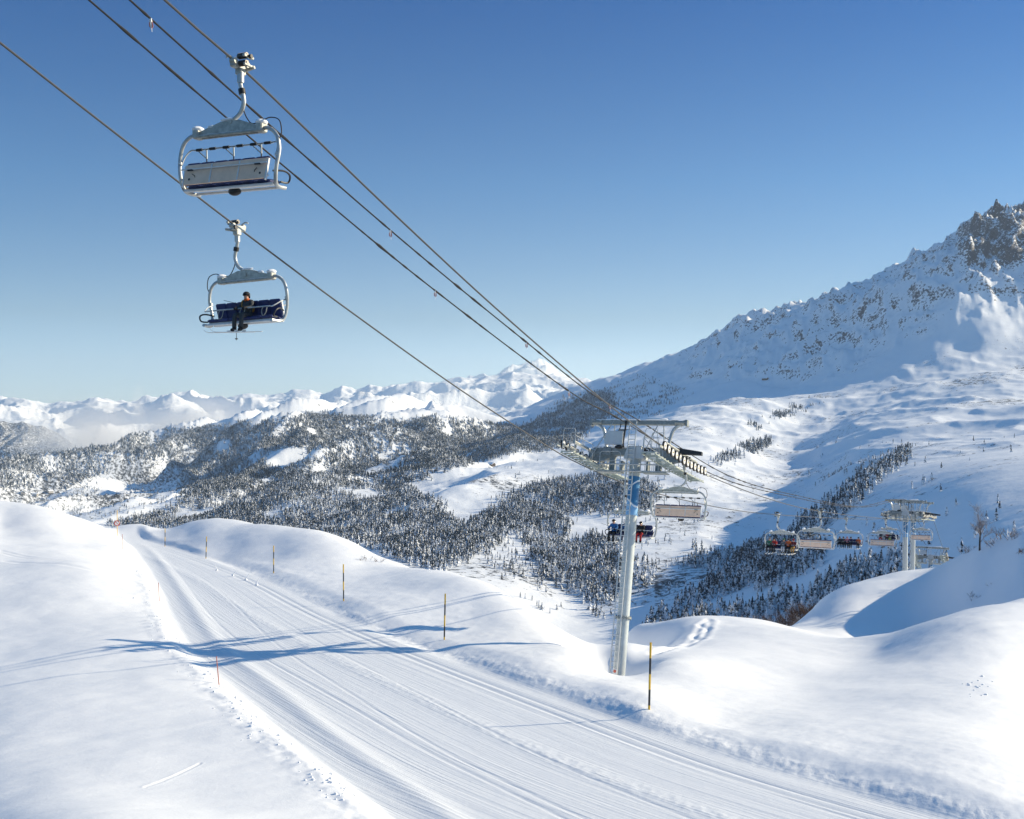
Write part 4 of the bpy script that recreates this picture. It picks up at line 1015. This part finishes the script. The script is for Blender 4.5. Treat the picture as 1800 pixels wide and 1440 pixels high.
def skin_body(lean=0.0, knee=0.0, arms=0):
    J = {'pel': (0, .12, .11, .155), 'bel': (0, .08, .28, .15), 'che': (0, .05, .47, .165), 'nec': (0, .07, .63, .066), 'jaw': (0, .115, .70, .072), 'hed': (0, .105, .79, .098), 'cro': (0, .09, .87, .080), 'nos': (0, .212, .765, .016), 'chi': (0, .185, .69, .034)}
    E = [('pel', 'bel', 1), ('bel', 'che', 0), ('che', 'nec', 0), ('nec', 'jaw', 2), ('jaw', 'hed', 2), ('hed', 'cro', 2), ('hed', 'nos', 2), ('jaw', 'chi', 2)]
    for s, n in ((-1, 'r'), (1, 'l')):
        kx = knee * s
        J.update({n + 'ear': (s * .098, .10, .77, .02), n + 'sho': (s * .19, .06, .55, .085), n + 'elb': (s * .285, .19, .35, .066), n + 'wri': (s * .20, .40, .325, .048), n + 'pal': (s * .185, .455, .325, .045),
                  n + 'hip': (s * .10, .14, .09, .115), n + 'kne': (s * (.15) + kx, .56, .10, .085), n + 'ank': (s * .15 + kx, .60, -.33, .075), n + 'hee': (s * .15 + kx, .585, -.42, .075), n + 'toe': (s * .155 + kx, .76, -.425, .058)})
        E += [('hed', n + 'ear', 2), ('che', n + 'sho', 0), (n + 'sho', n + 'elb', 0), (n + 'elb', n + 'wri', 0), (n + 'wri', n + 'pal', 3), ('pel', n + 'hip', 1), (n + 'hip', n + 'kne', 1), (n + 'kne', n + 'ank', 1), (n + 'ank', n + 'hee', 4), (n + 'hee', n + 'toe', 4)]
    keys = list(J); ix = {k: i for i, k in enumerate(keys)}
    me = bpy.data.meshes.new('skeleton'); me.from_pydata([J[k][:3] for k in keys], [(ix[a], ix[b]) for a, b, _ in E], [])
    o = bpy.data.objects.new('skeleton', me); COL.objects.link(o)
    sm = o.modifiers.new('skin', 'SKIN'); sm.use_smooth_shade = True
    for k, sv in zip(keys, me.skin_vertices[0].data): sv.radius = (J[k][3],) * 2; sv.use_root = (k == 'pel')
    ss = o.modifiers.new('sub', 'SUBSURF'); ss.levels = 2; ss.render_levels = 2
    bpy.context.view_layer.update()
    out = bpy.data.meshes.new_from_object(o.evaluated_get(bpy.context.evaluated_depsgraph_get())); out.name = 'body'
    bpy.data.objects.remove(o)
    n = len(out.polygons); c = np.empty(n * 3); out.polygons.foreach_get('center', c); c = c.reshape(-1, 3)
    best = np.full(n, 1e9); mi = np.zeros(n, np.int32)
    for a, b, m_ in E:
        pa, pb = np.array(J[a][:3]), np.array(J[b][:3]); ra, rb = J[a][3], J[b][3]; ab = pb - pa
        t = np.clip(((c - pa) @ ab) / max(ab @ ab, 1e-9), 0, 1)
        dd = np.linalg.norm(c - pa - t[:, None] * ab, axis=1) / (ra + (rb - ra) * t); k = dd < best; best[k] = dd[k]; mi[k] = m_
    jacket_hem = (c[:, 2] > .12) & (c[:, 2] < .35) & (c[:, 1] < .30) & (mi == 1); mi[jacket_hem] = 0
    for k in range(5): out.materials.append(CL['black'])
    out.polygons.foreach_set('material_index', mi); out.polygons.foreach_set('use_smooth', np.ones(n, bool)); out.update()
    return out
BODY = skin_body(); BODY2 = skin_body(knee=-.05)
def part_mesh(mb, name, m): o = mb.build(name, m); me = o.data; bpy.data.objects.remove(o); return me
def helmet_mesh():
    m = MB(); vs = []; fs = []; seg = 16; rg = 7
    for i in range(rg + 1):
        p = math.pi / 2 * (1 - i / rg * 1.12)
        for k in range(seg):
            a = 2 * math.pi * k / seg; r = .118 * math.cos(p); fwd = math.sin(a)
            vs.append((r * math.cos(a), .098 + r * 1.12 * fwd, .805 + .112 * math.sin(p) - (.09 * max(0, -fwd + .1) ** .7 if i == rg else 0) ))
    for i in range(rg):
        for k in range(seg): fs.append((i * seg + k, i * seg + (k + 1) % seg, (i + 1) * seg + (k + 1) % seg, (i + 1) * seg + k))
    fs.append(tuple(range(seg))); m.add(vs, fs); return part_mesh(m, 'helmet', CL['black'])
HELM = helmet_mesh()
GOG = part_mesh(MB().tube(arc([(-.10, .10, .79), (-.085, .165, .795), (-.04, .198, .795), (0, .204, .79), (.04, .198, .795), (.085, .165, .795), (.10, .10, .79)], 3), .028, 8), 'goggles', LENS)
SCARF = part_mesh(MB().tube(arc([(-.075, .06, .635), (-.05, .135, .63), (0, .165, .62), (.05, .135, .63), (.075, .06, .635), (0, -.0, .65)], 3), .042, 8), 'scarf', CL['orange'])
def glove_mesh(s):
    m = MB(); m.ball((s * .185, .455, .32), (.05, .055, .04), 10, 7)
    for k in range(4):
        x = s * (.148 + k * .024) ; ln = (.9, 1.0, .97, .8)[k]
        m.tube(arc([(x, .475, .335), (x, .475 + .035 * ln, .34), (x, .475 + .05 * ln, .315), (x, .475 + .035 * ln, .285), (x, .47, .283)], 3), [.013] * 13, 6)
    m.tube(arc([(s * .15, .45, .31), (s * .128, .475, .295), (s * .135, .50, .285)], 3), .014, 6)
    return part_mesh(m, 'glove', CL['black'])
GLOVE = [glove_mesh(-1), glove_mesh(1)]
def ski_mesh(x, yaw, m_):
    p = MB(); pts = [(-.72, 0), (-.70, .0), (0, 0), (.78, 0), (.90, .03), (.98, .10)]
    c, s_ = math.cos(yaw), math.sin(yaw); vs = []; w = [.035, .05, .04, .055, .045, .012]
    for (u, h), ww in zip(pts, w):
        for sw in (-1, 1):
            for dz in (0, .018):
                vx = sw * ww; vs.append((x + vx * c + u * s_, .64 + u * c - vx * s_, -.515 + h + dz))
    fs = []
    for i in range(len(pts) - 1):
        a, b2 = i * 4, i * 4 + 4
        fs += [(a, b2, b2 + 2, a + 2), (a + 1, a + 3, b2 + 3, b2 + 1), (a, a + 1, b2 + 1, b2), (a + 2, b2 + 2, b2 + 3, a + 3)]
    fs += [(0, 2, 3, 1), (20, 21, 23, 22)]; p.add(vs, fs)
    Mz = Matrix.Translation((x, .64, 0)) @ Matrix.Rotation(-yaw, 4, 'Z')
    for yy, hh in ((-.12, .07), (.14, .06)): p.box(Mz @ Vector((0, yy, -.47)), (.07, .12, hh), Matrix.Rotation(-yaw, 4, 'Z'))
    return part_mesh(p, 'ski', m_)
SKIS = {yaw: [ski_mesh(-.15, yaw, SKI_W), ski_mesh(.15, yaw + .04, SKI_W)] for yaw in (.05, .95, -.2)}
POLEM = part_mesh(MB().tube([(.16, .47, .40), (.30, .30, -.05), (.52, .05, -.72)], .011, 5).tube([(-.16, .47, .40), (.42, .42, .56), (.75, .38, .64)], .009, 5).cyl((.50, .07, -.66), (.505, .065, -.68), .05, 8), 'ski_pole', CL['charcoal'])

def sub(name, me, parent, mats=None):
    o = bpy.data.objects.new(name, me); COL.objects.link(o); o.parent = parent
    if mats:
        for sl, m_ in zip(o.material_slots, mats): sl.link = 'OBJECT'; sl.material = m_
    return o
def person(chair, slot, jacket, trousers, hat, label, yaw=.05, skim=SKI_W, scarf=None, off=0.0, turn=0.0, poles=True):
    x = CX - 1.165 + slot * .466 + off
    Mw = Matrix.Translation(chair.location) @ chair.rotation_euler.to_matrix().to_4x4() @ Matrix.Translation((x, .10, -3.18)) @ Matrix.Rotation(turn, 4, 'Z')
    e = empty('person'); e.matrix_basis = Mw; s_ = rng.uniform(.95, 1.04); e.scale = (s_,) * 3
    b = sub('body', BODY if slot % 2 else BODY2, e, [CL[jacket], CL[trousers], SKIN, CL['black'], CL['black']])
    sub('helmet', HELM, e, [CL[hat]]); sub('goggles', GOG, e)
    for g_ in GLOVE: sub('glove', g_, e)
    for k in (0, 1): sub('ski', SKIS[yaw][k], e, [skim])
    if scarf: sub('scarf', SCARF, e, [CL[scarf]])
    if poles: sub('ski_pole', POLEM, e)
    tag(e, label, 'skier', 'skiers riding the chairs'); return e
pA = person(cA, 3, 'charcoal', 'charcoal', 'black', 'lone skier in dark clothes with orange scarf on the high chair', .95, SKI_W, 'orange', -.38, 0)
# small rucksack on the lone rider's back
r_ = MB(); r_.box((0, -.12, .42), (.30, .10, .40), bev=.05); r_.tube(arc([(.13, -.07, .58), (.16, .10, .62), (.13, .20, .45), (.14, .12, .28)], 4), .022, 6)
r_.build('rucksack', CL['ochre'], pA)
person(cB, 5, 'blue', 'black', 'black', 'skier in blue jacket and black trousers left of the big pylon pole')
person(cB, 3, 'blue', 'navy', 'navy', 'skier in light blue jacket mostly hidden by the big pylon pole', off=.05)
person(cB, 1, 'black', 'red', 'black', 'skier in black jacket and red trousers right of the big pylon pole')
for sl, j, t, h, l in ((5, 'green', 'black', 'grey', 'skier in green jacket at the left end of the full chair'), (4, 'red', 'black', 'black', 'skier in bright red jacket second from left on the full chair'), (2, 'grey', 'pale', 'green', 'skier in grey jacket and pale trousers in the middle of the full chair'),
                    (1, 'orange', 'black', 'black', 'skier in orange jacket and black trousers on the full chair'), (0, 'maroon', 'ochre', 'red', 'skier in maroon jacket and ochre trousers at the right end of the full chair')):
    person(cC, sl, j, t, h, l, (.05, -.2)[sl % 2])
for sl, j, t, h, l in ((5, 'black', 'black', 'black', 'skier all in black at the left end of the dark-clad group'), (4, 'charcoal', 'black', 'black', 'skier in charcoal second from left in the dark-clad group'), (3, 'pink', 'black', 'pink', 'skier in pink jacket in the middle of the dark-clad group'),
                    (2, 'navy', 'black', 'black', 'skier in navy next to the pink jacket'), (0, 'orange', 'black', 'black', 'skier in orange jacket at the right end of the dark-clad group')):
    person(cD, sl, j, t, h, l, (.05, -.2)[sl % 2])
for sl, j, t, h, l in ((5, 'charcoal', 'red', 'black', 'skier in red trousers at the left end of the chair by the far pylons'), (4, 'pale', 'pale', 'black', 'skier in pale clothes on the chair by the far pylons'), (3, 'red', 'charcoal', 'red', 'skier in red jacket on the chair by the far pylons'),
                    (2, 'charcoal', 'lime', 'black', 'skier in lime trousers on the chair by the far pylons'), (1, 'navy', 'navy', 'navy', 'skier all in navy beside the far pylon pole')):
    person(cE, sl, j, t, h, l, (.05, -.2)[sl % 2])
# ------------------------------------------------------------------ things standing on the snow
def hit(px, py, d0=22, d1=245):
    """point of the foreground snow seen at a pixel"""
    ds = np.exp(np.linspace(math.log(d0), math.log(d1), 1500)); X = (px - 900) / F * ds
    z = ground_z(X, ds); below = (720 - z / ds * F) < py
    i = int(np.argmax(below)) if below.any() else len(ds) - 1
    return Vector((X[i], ds[i], z[i]))
MYEL = simple('marker_yellow', (.70, .42, .03), .5, 0, .1, 3); MBLK = simple('marker_black', (.02, .02, .022), .5, 0, .1, 3); MRED = simple('marker_red', (.55, .10, .07), .5, 0, .15, 4)
mp = MB(); bands = [(-.6, .16, 0), (.16, .80, 1), (.80, 1.42, 0), (1.42, 2.06, 1), (2.06, 2.68, 0)]
for a, b_, m_ in bands: mp.cur = m_; mp.cyl((0, 0, a), (0, 0, b_), .045, 10)
mp0 = mp.build('marker_pole', [MYEL, MBLK])
for i, (px_, py_, h_, lab) in enumerate(((1141, 1248, 1.0, 'yellow and black piste pole right of the pylon foot, tallest of the row'), (781, 1125, 1.0, 'yellow and black piste pole on the bank beside the pylon shadow'), (604, 1057, 1.0, 'yellow and black piste pole third from the pylon along the track'),
                                      (481, 1008, .95, 'piste pole beside the far start of the cut snow bank'), (362, 982, .9, 'thin piste pole at the bend of the track'), (290, 961, .85, 'small far piste pole below the rounded crest'))):
    o = mp0 if i == 0 else mp0.copy()
    if i: COL.objects.link(o)
    q = hit(px_, py_); o.location = q; o.scale = (1, 1, h_); o.rotation_euler = (rng.normal(0, .012), rng.normal(.012, .012), 0); tag(o, lab, 'marker pole', 'yellow and black piste poles')
e = empty('warning_post'); q = hit(206, 942); e.location = q
MB().cyl((0, 0, -.4), (0, 0, 3.2), .04, 8).build('post', MYEL, e)
sg = MB(); sg.cyl((0, -.05, 1.55), (0, -.07, 1.55), .36, 20); sg.cur = 1; sg.cyl((0, -.068, 1.55), (0, -.078, 1.55), .25, 20); sg.cur = 0; sg.box((0, -.08, 1.55), (.5, .006, .07), Matrix.Rotation(math.radians(45), 4, 'Y'))
sg.build('round_sign', [MRED, WHITE_F], e); tag(e, 'thin post with a round red-ringed sign at the far end of the track', 'sign post')
rp = MB().cyl((0, 0, -.4), (0, 0, 1.5), .022, 6); rp0 = rp.build('bamboo_pole', simple('red_bamboo', (.42, .13, .09), .6, 0, .2, 6))
for i, (px_, py_, h_, t_, lab) in enumerate(((385, 1204, .85, -.09, 'thin red stick on the left edge of the track, nearest'), (280, 1057, .9, -.05, 'thin red stick on the left edge of the track beyond the shadow'), (216, 966, 1.1, -.04, 'thin dark stick at the far left edge of the track'))):
    o = rp0 if i == 0 else rp0.copy()
    if i: COL.objects.link(o)
    q = hit(px_, py_); o.location = q; o.scale = (1, 1, h_); o.rotation_euler = (0, t_, 0); tag(o, lab, 'bamboo pole', 'thin sticks along the left edge')
ws = MB().tube([(0, 0, -.2), (.10, 0, .35), (.22, 0, .62)], [.05, .035, .02], 6).ball((.05, 0, .1), (.14, .12, .1), 8, 5); ws0 = ws.build('snow_stake', FROST)
for i, (px_, py_, lab) in enumerate(((381, 1004, 'frosted stub on the track below the bend, farthest of four'), (408, 1013, 'frosted stub on the track, second from the bend'), (431, 1021, 'frosted stub on the track, third from the bend'), (450, 1030, 'frosted stub on the track, nearest of four'))):
    o = ws0 if i == 0 else ws0.copy()
    if i: COL.objects.link(o)
    o.location = hit(px_, py_); o.rotation_euler = (0, rng.normal(0, .2), rng.uniform(-.4, .4)); tag(o, lab, 'stake', 'frosted stubs on the track')

# loose crumbs of snow thrown up along the edges of the track
cl = MB()
for k in range(420):
    Y_ = float(np.exp(rng.uniform(math.log(32), math.log(105))))
    if float(pnoise(Y_ * .22, 3.3)) < -.12: continue
    xl_ = float(smooth_interp(np.array([Y_]), *RL)[0]); xr_ = float(smooth_interp(np.array([Y_]), *RR)[0])
    X_ = xl_ - abs(rng.normal(.4, .7)) + .2
    r_ = float(np.clip(rng.lognormal(-3.55, .5), .012, .08)); zz_ = float(ground_z(np.array([X_]), np.array([Y_]))[0])
    cl.ball((X_, Y_, zz_ + r_ * .3), (r_ * rng.uniform(.8, 1.4), r_, r_ * .75), 6, 4)
for k in range(20):
    q = hit(1715 + rng.normal(0, 14), 1212 + rng.normal(0, 9)); r_ = rng.uniform(.02, .075); cl.ball(q + Vector((0, 0, r_ * .3)), (r_ * 1.3, r_, r_ * .8), 6, 4)
tag(cl.build('snow_crumbs', simple_snow), kind='stuff')

# ------------------------------------------------------------------ bare shrubs and trees
TWIG = simple('frosted_twig', (.24, .20, .19), .9, 0, .3, 8, snow=.45); BROWN = simple('brown_twig', (.10, .055, .035), .9, 0, .35, 6, snow=.10)
def branch_mesh(seed, height, depth, spread, r0, kids=4, seg=4, droop=0.0):
    r = random.Random(seed); m = MB()
    def grow(p, d, ln, rad, lev):
        q = p + d * ln * .5 + Vector((r.gauss(0, .04), r.gauss(0, .04), 0)) * ln; e_ = p + d * ln
        m.tube([p, q, e_], [rad, rad * .8, rad * .55], seg if lev else 6, cap=False)
        if lev >= depth: return
        for k in range(kids):
            t = r.uniform(.35, 1.0); base = p + d * ln * t
            a = r.uniform(0, 6.28); nd = (d + Vector((math.cos(a), math.sin(a), r.uniform(-.1, .5) - droop)) * spread).normalized()
            grow(base, nd, ln * r.uniform(.45, .72), rad * .5, lev + 1)
    return m, grow
m_, grow = branch_mesh(3, 1, 4, .75, .1, 5); grow(Vector((0, 0, -.4)), Vector((.03, 0, 1)), 3.6, .11, 0); grow(Vector((0, 0, 2.6)), Vector((-.05, 0, 1)), 2.6, .06, 1)
q = hit(1722, 968, 60, 240); bt = empty('bare_tree', q); bt.scale = (.85,) * 3
m_.build('crown', TWIG, bt, smooth=0); MB().tube([(0, 0, -.6), (.02, 0, 1.2), (.1, 0, 2.8)], [.16, .13, .1], 8).build('trunk', BARK, bt)
tag(bt, 'leafless frosted tree on the hill right of the far twin pylons', 'tree')
def shrub(seed, px_, py_, size, mat, label, n=9, d=None, kids=4, depth=3, flat=1.0, group=None, loc=None):
    r = random.Random(seed); m, grow = branch_mesh(seed, 1, depth, .7, .02, kids, 3)
    for k in range(n):
        a = r.uniform(0, 6.28); grow(Vector((r.gauss(0, .3), r.gauss(0, .3), -.15)), Vector((math.cos(a) * .7, math.sin(a) * .7, r.uniform(.4, 1) * flat)).normalized(), r.uniform(.35, .7), .02, 1)
    o = m.build('bare_shrub', mat, smooth=0); o.location = loc if loc is not None else hit(px_, py_); o.scale = (size,) * 3; tag(o, label, 'shrub', group); return o
shrub(1, 642, 986, 1.1, TWIG, 'small dark twigs on the snow crest left of centre', 6); shrub(2, 664, 988, .9, TWIG, 'low dark twigs just right of the small shrub on the crest', 6)
shrub(3, 1712, 1052, 1.3, TWIG, 'dark twigs poking from the blue-shaded slope on the right', 7, flat=.7); shrub(4, 1741, 1030, .9, TWIG, 'small tuft of twigs higher on the blue-shaded slope', 4, flat=.6)
shrub(5, 1700, 972, 1.6, TWIG, 'frosted bush at the foot of the leafless tree, on its left', 12); shrub(6, 1778, 945, 2.4, TWIG, 'big frosted bush on the skyline hill at the right edge', 14); shrub(7, 1665, 985, 1.7, TWIG, 'frosted bush on the hill crest beside the far pylons', 12)
shrub(8, 1745, 958, 1.5, TWIG, 'frosted bush between the leafless tree and the right edge bush', 12); shrub(9, 1797, 972, 1.0, BROWN, 'dark bush cut by the right edge of the picture', 10)
# brown thicket in the dip in front of the gully wood
def dip(px, py, d): return at(px, py, d)
for i, (px_, py_, d_, s_, mt, lab) in enumerate(((1362, 1086, 170, 3.6, BROWN, 'brown leafless bush lowest in the thicket below the far hill'), (1392, 1078, 178, 4.2, BROWN, 'large brown leafless bush in the middle of the thicket'), (1418, 1064, 186, 3.6, BROWN, 'brown bush at the upper right of the thicket'),
                                                 (1335, 1084, 168, 3.0, TWIG, 'snow-frosted bush left of the brown thicket'), (1412, 1086, 176, 3.0, TWIG, 'frosted bush at the lower right of the brown thicket'))):
    o = shrub(20 + i, 0, 0, s_, mt, lab, 26, kids=5, group='bushes of the thicket', loc=dip(px_, py_ + 22, d_))

# ------------------------------------------------------------------ mountain huts
WOOD = simple('dark_timber', (.07, .05, .04), .8, 0, .3, .8); STONE = simple('pale_render', (.42, .40, .37), .8, 0, .15, .5)
def hut(px_, py_, w, l_, h, rot, label, wall=WOOD):
    ds = np.exp(np.linspace(math.log(600), math.log(7000), 3000)); pxs = np.full(len(ds), float(px_)); zz = grid_at(Zg, pxs, ds); pyy = 720 - zz / ds * F
    i = int(np.argmax(pyy < py_)) if (pyy < py_).any() else int(np.argmin(pyy)); d = ds[i]
    e = empty('mountain_hut', ((px_ - 900) / F * d, d, zz[i]), rot)
    MB().prism([(-w / 2, -2), (w / 2, -2), (w / 2, h), (0, h + w * .28), (-w / 2, h)], -l_ / 2, l_ / 2).build('wall', wall, e)
    r = MB()
    for s in (-1, 1): r.add([(0, -l_ * .56, h + w * .36), (s * w * .62, -l_ * .56, h + w * .02), (s * w * .62, l_ * .56, h + w * .02), (0, l_ * .56, h + w * .36), (0, -l_ * .56, h + w * .28), (s * w * .62, -l_ * .56, h - w * .05), (s * w * .62, l_ * .56, h - w * .05), (0, l_ * .56, h + w * .28)], [(0, 1, 2, 3), (7, 6, 5, 4), (0, 4, 5, 1), (2, 6, 7, 3), (1, 5, 6, 2)])
    r.build('roof', simple_snow, e)
    wn = MB()
    for k in range(3): wn.box(((k - 1) * w * .28, -l_ / 2 - .03, h * .55), (w * .13, .08, h * .3))
    for k in range(3): pass
    wn.build('window', LENS, e); tag(e, label, 'hut', 'huts and chalets on the far slopes')
hut(1345, 668, 13, 18, 4.5, .9, 'dark hut on the shoulder where the sunlit bench meets the shaded slope')
hut(1098, 757, 14, 26, 4, 1.3, 'low lift station with snowy roof behind the top beam of the big pylon')
hut(864, 819, 12, 16, 4, .8, 'small hut on the white alp ridge at the edge of the wood')
hut(530, 873, 10, 14, 4, 1.0, 'chalet with white roof in a clearing of the forest')
for i, (px_, py_, lab) in enumerate(((40, 868, 'leftmost chalet of the valley hamlet'), (62, 872, 'chalet second from left in the valley hamlet'), (88, 866, 'chalet below the wood in the valley hamlet'), (75, 880, 'lowest chalet of the valley hamlet'))): hut(px_, py_, 14, 18, 6, .5 + i, lab, STONE)

# ------------------------------------------------------------------ low cloud in the far valley
def cloud(name, px0, px1, py0, py1, d, depth, dens, thr, seed):
    a = at(px0, py1, d); b_ = at(px1, py0, d); c = (a + b_) / 2; s = Vector((abs(b_.x - a.x), depth, abs(b_.z - a.z)))
    o = MB().box((0, 0, 0), (1, 1, 1)).build(name, [], smooth=0); o.location = c; o.scale = s
    m = bpy.data.materials.new(name); m.use_nodes = True; nt = m.node_tree; nt.nodes.clear()
    out = nt.nodes.new('ShaderNodeOutputMaterial'); pv = nt.nodes.new('ShaderNodeVolumePrincipled'); pv.inputs['Color'].default_value = (1, 1, 1, 1); pv.inputs['Anisotropy'].default_value = .1
    oc = N(nt, 'ShaderNodeTexCoord').outputs['Object']; mp_ = N(nt, 'ShaderNodeMapping'); L(nt, oc, mp_.inputs[0]); mp_.inputs['Scale'].default_value = (s.x / 300, s.y / 500, s.z / 200); mp_.inputs['Location'].default_value = (seed, seed * .7, 0)
    n = noise_n(nt, mp_.outputs[0], 1.0, 6, .62)
    ln = N(nt, 'ShaderNodeVectorMath', operation='LENGTH'); L(nt, oc, ln.inputs[0])
    fall = ramp(nt, ln.outputs['Value'], .5, .12)
    k = math_n(nt, 'SUBTRACT', math_n(nt, 'ADD', n, math_n(nt, 'MULTIPLY', fall, .42)), thr, clamp=True)
    k = math_n(nt, 'MULTIPLY', k, math_n(nt, 'MULTIPLY', fall, dens)); L(nt, k, pv.inputs['Density']); L(nt, pv.outputs[0], out.inputs['Volume'])
    o.data.materials.clear(); o.data.materials.append(m); tag(o, kind='stuff'); return o
cloud('low_cloud', 20, 300, 690, 850, 7000, 1300, .010, .50, 3.1)
cloud('low_cloud', 170, 520, 680, 830, 7600, 1300, .010, .51, 8.4)
cloud('low_cloud', 225, 262, 668, 760, 7500, 300, .012, .48, 5.5)
